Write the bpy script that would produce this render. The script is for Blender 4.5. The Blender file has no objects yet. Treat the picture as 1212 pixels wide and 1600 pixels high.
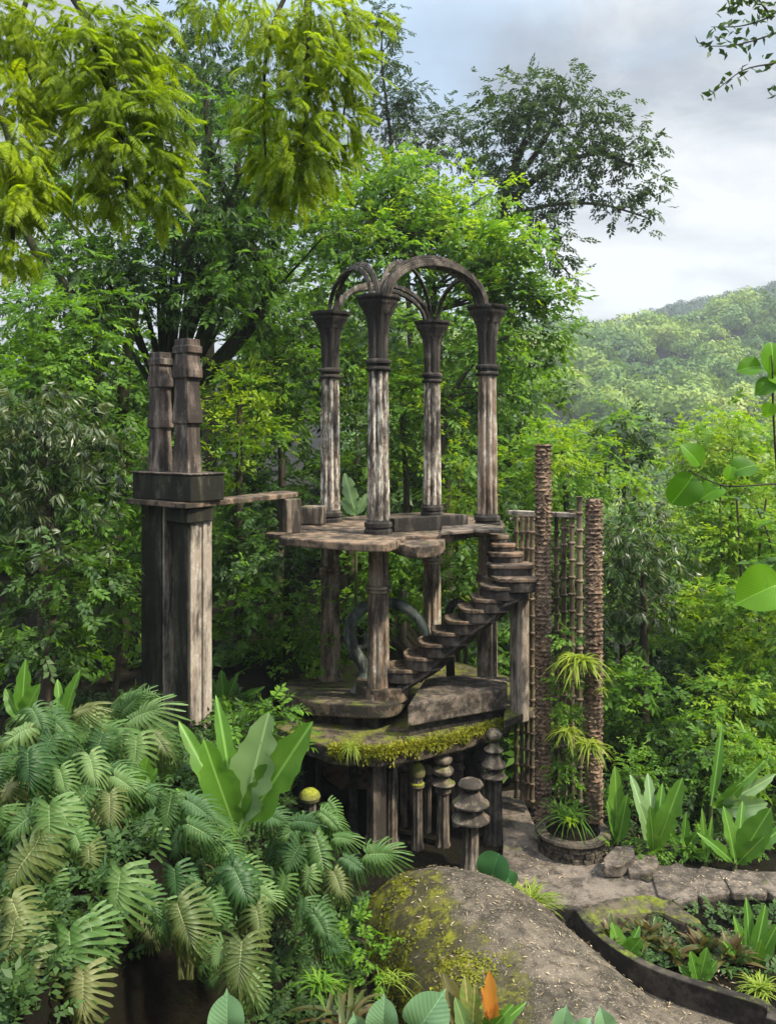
import bpy, bmesh, math, random
import numpy as np
from mathutils import Vector, Matrix
random.seed(7)
RS = np.random.RandomState(11)
R = math.radians
SC = bpy.context.scene
COL = SC.collection
EYE = 6.0
F = 1350.0

def at(px, py, d):
    """Point at depth d (metres in front of the camera) that the lens sees at photo pixel px, py."""
    return Vector(((px - 606) * d / F, d, EYE - (py - 680) * d / F))
def atz(px, py, z):
    d = (EYE - z) * F / (py - 680)
    return Vector(((px - 606) * d / F, d, z))

# ------------------------------------------------------------------ objects
def set_props(o, label=None, cat=None, group=None, kind=None):
    kind = kind or ('thing' if cat else None)
    if label: o['label'] = label
    if cat: o['category'] = cat
    if group: o['group'] = group
    if kind: o['kind'] = kind
    return o
def thing(name, label, cat, loc=(0, 0, 0), group=None):
    o = bpy.data.objects.new(name, None)
    o.empty_display_size = .2
    COL.objects.link(o); o.location = loc
    return set_props(o, label, cat, group)
def world_loc(o):
    v = Vector((0, 0, 0))
    while o is not None:
        v += o.location; o = o.parent
    return v
def link_mesh(name, me, mat, parent=None, origin=None):
    o = bpy.data.objects.new(name, me)
    COL.objects.link(o)
    if mat: me.materials.append(mat)
    if parent is not None:
        o.parent = parent
        if origin is None: me.transform(Matrix.Translation(-world_loc(parent)))
        else: o.location = Vector(origin) - world_loc(parent); me.transform(Matrix.Translation(-Vector(origin)))
    elif origin is not None:
        me.transform(Matrix.Translation(-Vector(origin))); o.location = origin
    return o

class MB:
    def __init__(s): s.v = []; s.f = []
    def add(s, vs, fs):
        n = len(s.v); s.v += [tuple(v) for v in vs]; s.f += [tuple(i + n for i in f) for f in fs]; return s
    def prism(s, pts, z0, z1, top=None):
        """pts: plan outline; z0/z1 numbers or per-point lists; top: optional other outline for the upper face"""
        n = len(pts); a = z0 if isinstance(z0, (list, tuple)) else [z0] * n; b = z1 if isinstance(z1, (list, tuple)) else [z1] * n
        tp = top or pts
        ar = sum(pts[i][0] * pts[(i + 1) % n][1] - pts[(i + 1) % n][0] * pts[i][1] for i in range(n))
        vs = [(p[0], p[1], a[i]) for i, p in enumerate(pts)] + [(p[0], p[1], b[i]) for i, p in enumerate(tp)]
        fs = [(i, (i + 1) % n, n + (i + 1) % n, n + i) for i in range(n)] + [tuple(range(n - 1, -1, -1)), tuple(range(n, 2 * n))]
        if ar < 0: fs = [tuple(reversed(f)) for f in fs]
        return s.add(vs, fs)
    def box(s, c, size, yaw=0.0, taper=1.0):
        cx, cy, cz = c; x, y, z = (q / 2 for q in size); ca, sa = math.cos(yaw), math.sin(yaw)
        def pl(k): return [(cx + (a * ca - b * sa) * k, cy + (a * sa + b * ca) * k) for a, b in ((-x, -y), (x, -y), (x, y), (-x, y))]
        return s.prism(pl(1), cz - z, cz + z, pl(taper))
    def lathe(s, prof, c=(0, 0), n=32, lobes=0, depth=0.0, phase=0.0, poly=0, jit=.010):
        """prof: (r, z[, k]) from bottom to top; lobes flute the radius (k scales the fluting); poly makes an n-gon plan"""
        vs = []; m = len(prof)
        for q in prof:
            r, z = q[0], q[1]; k = q[2] if len(q) > 2 else 1.0
            for i in range(n):
                t = 2 * math.pi * i / n + phase; rr = r
                if lobes: rr *= 1 - depth * k * (1 - abs(math.cos(lobes * (t - phase) / 2)))
                if poly:
                    h = math.pi / poly; u = (t - phase) % (2 * h) - h
                    rr *= math.cos(h) / math.cos(u)
                rr *= 1 + random.uniform(-jit, jit)
                vs.append((c[0] + rr * math.cos(t), c[1] + rr * math.sin(t), z))
        fs = [(j * n + i, j * n + (i + 1) % n, (j + 1) * n + (i + 1) % n, (j + 1) * n + i) for j in range(m - 1) for i in range(n)]
        fs += [tuple(range(n - 1, -1, -1)), tuple((m - 1) * n + i for i in range(n))]
        return s.add(vs, fs)
    def tube(s, pts, radii, n=8, jit=0.0, prof=None):
        pts = [Vector(p) for p in pts]
        if not isinstance(radii, (list, tuple)): radii = [radii] * len(pts)
        vs = []; up = Vector((0.13, 0.21, 1)).normalized()
        for j, p in enumerate(pts):
            d = (pts[min(j + 1, len(pts) - 1)] - pts[max(j - 1, 0)])
            d = d.normalized() if d.length > 1e-6 else Vector((0, 0, 1))
            a = d.cross(up)
            if a.length < .15: a = d.cross(Vector((1, 0, 0)))
            a.normalize(); b = a.cross(d)
            if prof:
                for (q, w) in prof: vs.append(p + (a * q + b * w) * radii[j])
            else:
                for i in range(n):
                    t = 2 * math.pi * i / n; r = radii[j] * (1 + random.uniform(-jit, jit))
                    vs.append(p + a * math.cos(t) * r + b * math.sin(t) * r)
        if prof: n = len(prof)
        fs = [(j * n + i, j * n + (i + 1) % n, (j + 1) * n + (i + 1) % n, (j + 1) * n + i) for j in range(len(pts) - 1) for i in range(n)]
        fs += [tuple(range(n - 1, -1, -1)), tuple((len(pts) - 1) * n + i for i in range(n))]
        return s.add(vs, fs)
    def build(s, name, mat, parent=None, smooth=False, bevel=0.0, origin=None, angle=40, recalc=True):
        me = bpy.data.meshes.new(name); me.from_pydata(s.v, [], s.f); me.update()
        if recalc:
            bm = bmesh.new(); bm.from_mesh(me); bmesh.ops.recalc_face_normals(bm, faces=bm.faces); bm.to_mesh(me); bm.free()
        if smooth:
            me.polygons.foreach_set('use_smooth', [True] * len(me.polygons))
            try: me.set_sharp_from_angle(angle=R(angle))
            except Exception: pass
        o = link_mesh(name, me, mat, parent, origin)
        if bevel:
            m = o.modifiers.new('bevel', 'BEVEL'); m.width = bevel; m.segments = 2; m.limit_method = 'ANGLE'; m.angle_limit = R(35)
        return o

def np_mesh(name, V, Q):
    me = bpy.data.meshes.new(name); nv, nf, k = len(V), len(Q), Q.shape[1]
    me.vertices.add(nv); me.vertices.foreach_set('co', np.ascontiguousarray(V, dtype=np.float32).ravel())
    me.loops.add(nf * k); me.loops.foreach_set('vertex_index', np.ascontiguousarray(Q, dtype=np.int32).ravel())
    me.polygons.add(nf); me.polygons.foreach_set('loop_start', np.arange(0, nf * k, k, dtype=np.int32))
    me.update(calc_edges=True)
    return me

def smooth_path(pts, k=4):
    """Catmull-Rom through the points"""
    P = [Vector(p) for p in pts]; P = [P[0] * 2 - P[1]] + P + [P[-1] * 2 - P[-2]]; out = []
    for i in range(1, len(P) - 2):
        a, b, c, d = P[i - 1:i + 3]
        for j in range(k):
            t = j / k
            out.append(.5 * (2 * b + (c - a) * t + (2 * a - 5 * b + 4 * c - d) * t * t + (3 * b - a - 3 * c + d) * t ** 3))
    out.append(P[-2]); return out
def lerp_list(a, b, n): return [a + (b - a) * i / (n - 1) for i in range(n)]

# ------------------------------------------------------------------ materials
def new_mat(name):
    m = bpy.data.materials.new(name); m.use_nodes = True; nt = m.node_tree; nt.nodes.clear()
    return m, nt, (lambda t, **k: _nd(nt, t, k)), nt.links.new
def _nd(nt, t, k):
    n = nt.nodes.new('ShaderNode' + t)
    for a, b in k.items():
        if hasattr(n, a): setattr(n, a, b)
        else: n.inputs[a].default_value = b
    return n
def rgba(c): return (c[0], c[1], c[2], 1)
def ramp(nd, stops, interp='LINEAR'):
    r = nd('ValToRGB'); e = r.color_ramp.elements; r.color_ramp.interpolation = interp
    while len(e) < len(stops): e.new(.5)
    for i, (p, c) in enumerate(stops): e[i].position = p; e[i].color = rgba(c) if hasattr(c, '__len__') else (c, c, c, 1)
    return r
def mixc(nd, ln, fac, a, b, mode='MIX'):
    m = nd('Mix'); m.data_type = 'RGBA'; m.blend_type = mode
    if hasattr(fac, 'links'): ln(fac, m.inputs[0])
    else: m.inputs[0].default_value = fac
    for s, q in ((6, a), (7, b)):
        if hasattr(q, 'links'): ln(q, m.inputs[s])
        else: m.inputs[s].default_value = rgba(q)
    return m.outputs[2]
def noise(nd, ln, vec, scale, detail=6, rough=.6, sc=None, dist=0.0):
    if sc:
        mp = nd('Mapping'); mp.inputs['Scale'].default_value = sc; ln(vec, mp.inputs[0]); vec = mp.outputs[0]
    n = nd('TexNoise'); n.inputs['Scale'].default_value = scale; n.inputs['Detail'].default_value = detail
    n.inputs['Roughness'].default_value = rough; n.inputs['Distortion'].default_value = dist; ln(vec, n.inputs['Vector'])
    return n.outputs[0]
def thr(nd, ln, val, lo, hi):
    m = nd('MapRange'); m.inputs[1].default_value = lo; m.inputs[2].default_value = hi; ln(val, m.inputs[0]); return m.outputs[0]
def mul(nd, ln, a, b, op='MULTIPLY'):
    m = nd('Math'); m.operation = op
    for i, q in enumerate((a, b)):
        if hasattr(q, 'links'): ln(q, m.inputs[i])
        else: m.inputs[i].default_value = q
    m.use_clamp = True
    return m.outputs[0]

def concrete(name, base, second, stain, stain_amt=.5, rust=0.0, moss=0.0, pale=0.0, rough=.85, streak=True, moss_col=(.10, .12, .02), scale=1.0, bump=.5, flake=0.0, side=None, mould=None):
    """weathered concrete: two tones, vertical black mould streaks, rust, pale lime patches, moss on upward faces"""
    m, nt, nd, ln = new_mat(name)
    pos = nd('NewGeometry').outputs['Position']; nrm = nt.nodes[0].outputs['Normal']
    big = noise(nd, ln, pos, 2.3 * scale, 8, .65)
    fine = noise(nd, ln, pos, 22 * scale, 8, .7)
    col = mixc(nd, ln, thr(nd, ln, big, .38, .62), base, second)
    col = mixc(nd, ln, mul(nd, ln, thr(nd, ln, fine, .3, .75), .55), col, tuple(c * .45 for c in base))
    if pale:
        p = noise(nd, ln, pos, 7 * scale, 8, .75, (1, 1, .5))
        col = mixc(nd, ln, mul(nd, ln, thr(nd, ln, p, .43 if pale >= 1 else .52, .51 if pale >= 1 else .60), min(pale, 1)), col, (.62, .58, .50))
    if rust:
        p = noise(nd, ln, pos, 4.0, 6, .7, (1.6, 1.6, .3))
        col = mixc(nd, ln, mul(nd, ln, thr(nd, ln, p, .50, .66), rust), col, (.20, .085, .04))
    if stain_amt:
        s1 = noise(nd, ln, pos, 6.5 * scale, 8, .72, (1, 1, .16) if streak else (1, 1, 1))
        s2 = noise(nd, ln, pos, 1.4, 4, .6)
        s = mul(nd, ln, s1, mul(nd, ln, s2, .5), 'ADD')
        k = .92 - stain_amt * .42
        col = mixc(nd, ln, mul(nd, ln, thr(nd, ln, s, k - .06, k + .10), .92), col, stain)
    if flake:
        w = nd('TexVoronoi'); w.feature = 'DISTANCE_TO_EDGE'; w.inputs['Scale'].default_value = 9; ln(pos, w.inputs['Vector'])
        wv = noise(nd, ln, pos, 26, 3, .5, None, 2.5)
        col = mixc(nd, ln, mul(nd, ln, thr(nd, ln, wv, .60, .66), flake), col, (.42, .36, .27))
    if moss:
        sep = nd('SeparateXYZ'); ln(nrm, sep.inputs[0])
        mn = noise(nd, ln, pos, 3.2, 7, .7)
        up = thr(nd, ln, sep.outputs[2], .25, .85)
        a = mul(nd, ln, up, thr(nd, ln, mn, .64 - .26 * moss, .74 - .22 * moss))
        mc = mixc(nd, ln, thr(nd, ln, fine, .35, .65), tuple(c * .55 for c in moss_col), tuple(c * 1.5 for c in moss_col))
        col = mixc(nd, ln, a, col, mc)
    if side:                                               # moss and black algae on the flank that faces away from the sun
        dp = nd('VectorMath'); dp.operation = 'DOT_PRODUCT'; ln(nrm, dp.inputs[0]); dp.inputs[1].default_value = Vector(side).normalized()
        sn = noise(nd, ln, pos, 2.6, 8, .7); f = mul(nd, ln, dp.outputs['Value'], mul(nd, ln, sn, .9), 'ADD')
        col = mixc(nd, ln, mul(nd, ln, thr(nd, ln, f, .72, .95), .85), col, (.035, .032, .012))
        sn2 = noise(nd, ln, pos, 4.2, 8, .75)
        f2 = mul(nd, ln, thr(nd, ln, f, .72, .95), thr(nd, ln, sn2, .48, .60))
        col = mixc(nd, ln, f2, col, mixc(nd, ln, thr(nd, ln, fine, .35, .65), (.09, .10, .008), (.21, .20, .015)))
    b = nd('BsdfPrincipled'); b.inputs['Roughness'].default_value = rough; b.inputs['Specular IOR Level'].default_value = .18
    ln(col, b.inputs['Base Color'])
    bp = nd('Bump'); bp.inputs['Strength'].default_value = bump; bp.inputs['Distance'].default_value = .02
    hb = mul(nd, ln, fine, mul(nd, ln, big, .8), 'ADD'); ln(hb, bp.inputs['Height']); ln(bp.outputs[0], b.inputs['Normal'])
    o = nd('OutputMaterial'); ln(b.outputs[0], o.inputs[0])
    return m

def leaf_mat(name, cols, trans=.35, rough=.5, spec=.22, clump=.45, clump_scale=.5, hue_obj=0.0, vein=None, tr_gain=1.5):
    """cols: 2-4 leaf colours, one picked per leaf; a slow noise shifts whole clumps towards the younger colour"""
    m, nt, nd, ln = new_mat(name)
    g = nd('NewGeometry'); rnd = g.outputs['Random Per Island']
    if hue_obj:
        oi = nd('ObjectInfo'); rnd = mul(nd, ln, mul(nd, ln, rnd, 1 - hue_obj), mul(nd, ln, oi.outputs['Random'], hue_obj), 'ADD')
    n = noise(nd, ln, g.outputs['Position'], clump_scale, 3, .6)
    f = mul(nd, ln, mul(nd, ln, rnd, 1 - clump), mul(nd, ln, thr(nd, ln, n, .33, .67), clump), 'ADD')
    k = len(cols)
    cr = ramp(nd, [(i / (k - 1) * .9 + .05, c) for i, c in enumerate(cols)]); ln(f, cr.inputs[0])
    col = cr.outputs[0]; bh = None
    if vein:                                               # pale midrib and slanting side veins, in the leaf's own space
        ob = nd('TexCoord').outputs['Object']; sp = nd('SeparateXYZ'); ln(ob, sp.inputs[0])
        ab = nd('Math'); ab.operation = 'ABSOLUTE'; ln(sp.outputs[1], ab.inputs[0])
        k1 = nd('Math'); k1.operation = 'MULTIPLY_ADD'; ln(ab.outputs[0], k1.inputs[0]); k1.inputs[1].default_value = -vein[1]; ln(sp.outputs[0], k1.inputs[2])
        sn = nd('Math'); sn.operation = 'MULTIPLY'; ln(k1.outputs[0], sn.inputs[0]); sn.inputs[1].default_value = vein[0]
        s2 = nd('Math'); s2.operation = 'SINE'; ln(sn.outputs[0], s2.inputs[0])
        bh = thr(nd, ln, s2.outputs[0], -1, 1)
        col = mixc(nd, ln, mul(nd, ln, thr(nd, ln, s2.outputs[0], .2, 1), .16), col, tuple(min(1, q * 1.3 + .01) for q in cols[-1]))
        col = mixc(nd, ln, mul(nd, ln, thr(nd, ln, ab.outputs[0], .012, .004), .75), col, tuple(min(1, q * 1.6 + .05) for q in cols[-1]))
        wn = noise(nd, ln, ob, 5, 6, .7); col = mixc(nd, ln, mul(nd, ln, thr(nd, ln, wn, .58, .72), .35), col, tuple(q * .6 for q in cols[0]))
        w2 = noise(nd, ln, g.outputs['Position'], 16, 5, .65); col = mixc(nd, ln, mul(nd, ln, thr(nd, ln, w2, .64, .70), .6), col, (.20, .15, .05))
    b = nd('BsdfPrincipled'); b.inputs['Roughness'].default_value = rough
    b.inputs['Specular IOR Level'].default_value = spec
    ln(col, b.inputs['Base Color'])
    if bh is not None:
        bp = nd('Bump'); bp.inputs['Strength'].default_value = .25; bp.inputs['Distance'].default_value = .004; ln(bh, bp.inputs['Height']); ln(bp.outputs[0], b.inputs['Normal'])
    t = nd('BsdfTranslucent')
    tc = mixc(nd, ln, 1.0, col, (tr_gain * 1.15, tr_gain * 1.1, tr_gain * .45), 'MULTIPLY'); ln(tc, t.inputs[0])
    mx = nd('MixShader'); mx.inputs[0].default_value = trans; ln(b.outputs[0], mx.inputs[1]); ln(t.outputs[0], mx.inputs[2])
    o = nd('OutputMaterial'); ln(mx.outputs[0], o.inputs[0])
    return m

M = {}
M['slab'] = concrete('weathered_slab', (.27, .19, .13), (.17, .13, .095), (.030, .025, .020), .50, rust=.35, moss=.12, streak=False)
M['column'] = concrete('peeling_column', (.43, .34, .27), (.27, .19, .14), (.030, .023, .020), .55, rust=.5, pale=1.0, scale=2.2)
M['column_low'] = concrete('lower_column', (.40, .325, .255), (.27, .19, .135), (.04, .03, .023), .44, rust=.55, pale=.6, scale=1.3)
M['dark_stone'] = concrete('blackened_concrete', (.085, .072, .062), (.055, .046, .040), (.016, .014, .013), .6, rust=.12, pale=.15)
M['arch'] = concrete('arch_concrete', (.13, .105, .085), (.06, .05, .042), (.022, .018, .016), .5, pale=.25)
M['tower'] = concrete('tower_concrete', (.42, .36, .30), (.31, .255, .205), (.03, .026, .022), .42, rust=.25, pale=.35, moss=.1)
M['tower_dark'] = concrete('tower_mould_shade', (.060, .055, .038), (.04, .038, .026), (.012, .012, .009), .55, pale=.08, moss=.2)  # stained concrete, with the shade of the unlit tower faces painted in
M['tower_top'] = concrete('tower_finial', (.20, .155, .125), (.11, .085, .072), (.028, .023, .020), .55, pale=.25, rust=.2)
M['stair'] = concrete('stair_concrete', (.24, .195, .155), (.10, .082, .066), (.025, .021, .018), .5, moss=.1, rust=.2, streak=False)
M['rim'] = concrete('rim_concrete', (.15, .115, .08), (.075, .06, .045), (.02, .018, .014), .5, moss=.75, streak=False, moss_col=(.11, .12, .018))
M['plat'] = concrete('platform_concrete', (.21, .165, .11), (.085, .07, .052), (.02, .018, .015), .55, moss=.45, rust=.3, streak=False)
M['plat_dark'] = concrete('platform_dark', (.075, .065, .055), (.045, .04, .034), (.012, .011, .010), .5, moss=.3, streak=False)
M['pillar'] = concrete('undercroft_pillar', (.30, .25, .195), (.15, .12, .095), (.025, .021, .018), .5, moss=.35, rust=.3)
M['path'] = concrete('path_stone', (.20, .162, .132), (.125, .102, .084), (.042, .035, .028), .45, moss=.12, streak=False, flake=.35, bump=.8)
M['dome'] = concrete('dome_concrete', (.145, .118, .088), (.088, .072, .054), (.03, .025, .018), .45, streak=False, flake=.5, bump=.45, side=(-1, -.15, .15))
M['curb'] = concrete('curb_concrete', (.075, .062, .05), (.05, .042, .035), (.015, .013, .011), .5, moss=.55, streak=False)
M['mossy'] = concrete('mossy_wall', (.14, .11, .08), (.08, .065, .05), (.02, .018, .014), .4, moss=.85, streak=False, moss_col=(.10, .115, .014))
M['moss_cap'] = concrete('mossy_cap', (.16, .15, .06), (.10, .09, .04), (.03, .028, .015), .2, moss=1.6, streak=False, moss_col=(.19, .20, .02))
M['scroll'] = concrete('green_scroll', (.17, .21, .18), (.10, .125, .11), (.02, .022, .02), .4, pale=.1)
M['bark_stone'] = concrete('knobbly_concrete', (.29, .205, .14), (.19, .125, .085), (.03, .022, .017), .4, rust=.4, streak=False, scale=2.2)
M['bamboo'] = concrete('concrete_bamboo', (.24, .19, .13), (.15, .11, .075), (.04, .03, .022), .4, rust=.35)
M['rubble'] = concrete('planter_rubble', (.15, .12, .09), (.085, .07, .055), (.02, .017, .014), .5, moss=.2, streak=False, scale=2.0, bump=1.0)
M['rust_wall'] = concrete('ochre_wall', (.36, .22, .14), (.26, .16, .11), (.06, .04, .03), .3, streak=False)

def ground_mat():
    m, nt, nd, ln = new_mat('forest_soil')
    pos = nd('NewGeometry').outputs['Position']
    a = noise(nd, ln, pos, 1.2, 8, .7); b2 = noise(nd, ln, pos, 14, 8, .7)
    col = mixc(nd, ln, thr(nd, ln, a, .35, .65), (.005, .004, .003), (.014, .010, .006))  # soil darker than wet humus: shade of the bank hollow put into its colour
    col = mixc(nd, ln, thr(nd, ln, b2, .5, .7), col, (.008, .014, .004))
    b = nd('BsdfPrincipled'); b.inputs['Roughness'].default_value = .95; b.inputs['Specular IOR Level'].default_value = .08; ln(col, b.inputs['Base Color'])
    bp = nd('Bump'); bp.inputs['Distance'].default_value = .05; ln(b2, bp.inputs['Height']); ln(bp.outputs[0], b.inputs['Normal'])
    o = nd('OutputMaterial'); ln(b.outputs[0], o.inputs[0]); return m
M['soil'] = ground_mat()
def bark_mat(name, c1, c2, green=.3):
    m, nt, nd, ln = new_mat(name)
    pos = nd('NewGeometry').outputs['Position']
    a = noise(nd, ln, pos, 9, 8, .7, (1, 1, .3)); b2 = noise(nd, ln, pos, 2, 6, .7)
    col = mixc(nd, ln, thr(nd, ln, a, .35, .65), c1, c2)
    col = mixc(nd, ln, mul(nd, ln, thr(nd, ln, b2, .45, .6), green), col, (.035, .05, .012))
    b = nd('BsdfPrincipled'); b.inputs['Roughness'].default_value = .9; b.inputs['Specular IOR Level'].default_value = .12; ln(col, b.inputs['Base Color'])
    bp = nd('Bump'); bp.inputs['Distance'].default_value = .03; ln(a, bp.inputs['Height']); ln(bp.outputs[0], b.inputs['Normal'])
    o = nd('OutputMaterial'); ln(b.outputs[0], o.inputs[0]); return m
M['bark'] = bark_mat('bark', (.035, .028, .02), (.075, .06, .045))
M['bark_moss'] = bark_mat('mossy_bark', (.02, .018, .012), (.04, .036, .022), .8)
M['stem'] = bark_mat('green_stem', (.06, .08, .02), (.10, .10, .04), .3)

# leaf colours
M['yellow'] = leaf_mat('leaf_yellow_green', [(.085, .145, .004), (.165, .245, .006), (.30, .385, .010)], .5, clump=.5, clump_scale=1.0)
M['dark'] = leaf_mat('leaf_dark', [(.022, .050, .014), (.042, .085, .020), (.07, .135, .03)], .3)
M['mid'] = leaf_mat('leaf_mid', [(.040, .095, .012), (.070, .155, .016), (.115, .23, .024)], .4)
M['bright'] = leaf_mat('leaf_bright', [(.065, .15, .014), (.115, .235, .02), (.20, .33, .03)], .45)
M['lime'] = leaf_mat('leaf_lime', [(.11, .19, .012), (.19, .30, .018), (.31, .41, .03)], .45)
M['grey'] = leaf_mat('leaf_grey_green', [(.035, .058, .022), (.07, .10, .035), (.14, .175, .07)], .3, rough=.38, spec=.6)
M['umbrella'] = leaf_mat('leaf_umbrella', [(.024, .046, .018), (.045, .082, .026), (.075, .125, .04)], .3, clump=.55)
M['hill'] = leaf_mat('leaf_hill', [(.035, .085, .018), (.075, .15, .022), (.17, .26, .03), (.30, .34, .05)], .2, clump=.75, clump_scale=.035)
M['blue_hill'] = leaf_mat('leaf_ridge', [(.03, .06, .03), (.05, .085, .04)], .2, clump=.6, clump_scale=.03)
M['banana'] = leaf_mat('leaf_blade', [(.045, .12, .016), (.07, .175, .018), (.12, .24, .03)], .35, rough=.38, spec=.4, hue_obj=.7, clump=.3, clump_scale=4, vein=(330, 1.6))
M['banana_pale'] = leaf_mat('leaf_blade_pale', [(.16, .26, .10), (.20, .31, .13)], .3, rough=.3, spec=.6, vein=(330, 1.6))
M['monstera'] = leaf_mat('leaf_split_fresh', [(.026, .068, .013), (.070, .145, .032), (.155, .23, .08)], .3, rough=.5, spec=.3, hue_obj=.8, clump=.2, clump_scale=3, vein=(70, .6))
M['monstera_cool'] = leaf_mat('leaf_split_cool', [(.020, .060, .014), (.06, .125, .036)], .25, rough=.5, spec=.3, hue_obj=.8, clump=.2, vein=(70, .6))
M['monstera_olive'] = leaf_mat('leaf_split_olive', [(.05, .085, .018), (.11, .135, .04), (.20, .20, .085)], .25, rough=.5, spec=.3, hue_obj=.8, clump=.2, vein=(70, .6))
M['round'] = leaf_mat('leaf_round', [(.04, .12, .01), (.085, .22, .010), (.13, .29, .012)], .5, rough=.4, hue_obj=.9, clump=.1, vein=(95, 1.0))
M['grass'] = leaf_mat('leaf_grass', [(.12, .19, .02), (.20, .28, .03), (.30, .33, .05)], .35)
M['brom'] = leaf_mat('leaf_bromeliad', [(.11, .17, .02), (.21, .27, .03), (.34, .36, .06)], .4)
M['red_brom'] = leaf_mat('leaf_red_green', [(.05, .04, .018), (.06, .085, .02), (.11, .07, .03), (.08, .14, .03)], .3, rough=.35)
M['orange'] = leaf_mat('leaf_orange', [(.45, .17, .03), (.55, .25, .05)], .35, hue_obj=.5)
M['croton'] = leaf_mat('leaf_croton', [(.40, .33, .06), (.12, .2, .04), (.3, .24, .1)], .3, hue_obj=.7, clump=.3, clump_scale=14, vein=(60, 1.0))
M['ear'] = leaf_mat('leaf_ear', [(.13, .25, .12), (.18, .31, .16)], .25, rough=.3, spec=.6, hue_obj=.5, vein=(56, 1.1))
M['ear_dark'] = leaf_mat('leaf_ear_dark', [(.028, .095, .03), (.045, .13, .045)], .3, rough=.35, vein=(56, 1.1))
M['moss'] = leaf_mat('moss_tufts', [(.10, .12, .01), (.17, .18, .012), (.25, .24, .02)], .25, clump=.5, clump_scale=2)
M['litter'] = leaf_mat('dry_leaves', [(.16, .11, .06), (.30, .23, .14), (.45, .37, .24)], .1, rough=.7, clump=.1)

# ------------------------------------------------------------------ camera, light, sky
cam = bpy.data.cameras.new('camera'); co = bpy.data.objects.new('camera', cam); COL.objects.link(co)
co.location = (0, 0, EYE); co.rotation_euler = (R(90), 0, 0)
cam.sensor_fit = 'VERTICAL'; cam.sensor_height = 36; cam.sensor_width = 27; cam.lens = 36 * F / 1600
cam.shift_y = -120 / 1600; cam.clip_end = 3000; cam.clip_start = .1
SC.camera = co
SUN_V = Vector((.62, -.30, .80)).normalized()
sl = bpy.data.lights.new('sun', 'SUN'); sl.energy = 3.8; sl.angle = R(4); sl.color = (1, .92, .74)
so = bpy.data.objects.new('sun', sl); COL.objects.link(so); so.location = (10, -5, 40)
so.rotation_euler = SUN_V.to_track_quat('Z', 'Y').to_euler()
w = bpy.data.worlds.new('World'); SC.world = w; w.use_nodes = True
def build_world():
    nt = w.node_tree; nt.nodes.clear(); nd = lambda t, **k: _nd(nt, t, k); ln = nt.links.new
    sky = nd('TexSky'); sky.sky_type = 'NISHITA'; sky.sun_disc = False
    sky.sun_elevation = math.asin(SUN_V.z); sky.sun_rotation = math.atan2(SUN_V.x, SUN_V.y)
    tc = nd('TexCoord'); sep = nd('SeparateXYZ'); ln(tc.outputs['Generated'], sep.inputs[0])
    den = nd('Math'); den.operation = 'ADD'; den.inputs[1].default_value = .22; ln(sep.outputs[2], den.inputs[0])
    den2 = nd('Math'); den2.operation = 'MAXIMUM'; den2.inputs[1].default_value = .05; ln(den.outputs[0], den2.inputs[0])
    cmb = nd('CombineXYZ')
    for i in (0, 1):
        q = nd('Math'); q.operation = 'DIVIDE'; ln(sep.outputs[i], q.inputs[0]); ln(den2.outputs[0], q.inputs[1]); ln(q.outputs[0], cmb.inputs[i])
    mp = nd('Mapping'); mp.inputs['Location'].default_value = CLOUD_OFF; ln(cmb.outputs[0], mp.inputs[0])
    n1 = noise(nd, ln, mp.outputs[0], 1.15, 7, .52, None, .25)
    n2 = noise(nd, ln, mp.outputs[0], .75, 5, .5, (1, 1.3, 1), .3)
    cov = thr(nd, ln, n1, .36, .50)
    n3 = noise(nd, ln, mp.outputs[0], 3.2, 8, .6, None, .4); n23 = mul(nd, ln, mul(nd, ln, n2, .72), mul(nd, ln, n3, .28), 'ADD')
    cr = ramp(nd, [(.40, (3.9, 4.0, 4.1)), (.47, (2.9, 3.05, 3.25)), (.52, (2.0, 2.2, 2.5)), (.60, (1.45, 1.62, 1.95))]); ln(n23, cr.inputs[0])
    hz = thr(nd, ln, sep.outputs[2], .30, .13)
    cl = mixc(nd, ln, mul(nd, ln, hz, .25), cr.outputs[0], (3.7, 3.8, 3.85))
    blue = mixc(nd, ln, .75, sky.outputs[0], (2.3, 2.9, 3.5))
    c = mixc(nd, ln, mul(nd, ln, cov, mul(nd, ln, hz, .5), 'ADD'), blue, cl)
    gain = nd('MapRange'); gain.inputs[1].default_value = .42; gain.inputs[2].default_value = .95; gain.inputs[3].default_value = 1.0; gain.inputs[4].default_value = 5.6; ln(sep.outputs[2], gain.inputs[0])
    vs_ = nd('VectorMath'); vs_.operation = 'SCALE'; ln(c, vs_.inputs[0]); ln(gain.outputs[0], vs_.inputs['Scale']); c = vs_.outputs[0]
    bg = nd('Background'); bg.inputs[1].default_value = .115; ln(c, bg.inputs[0])
    o = nd('OutputWorld'); ln(bg.outputs[0], o.inputs[0])
CLOUD_OFF = (1.3, 4.2, 0)
build_world()
SC.view_settings.view_transform = 'Standard'; SC.view_settings.look = 'None'; SC.view_settings.gamma = 1
SC.view_settings.exposure = 1.06
SC.render.engine = 'CYCLES'
c_ = SC.cycles
c_.max_bounces = 5; c_.diffuse_bounces = 3; c_.glossy_bounces = 2; c_.transmission_bounces = 3; c_.volume_bounces = 0; c_.transparent_max_bounces = 4
c_.use_denoising = True
c_.sample_clamp_indirect = 6

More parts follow.
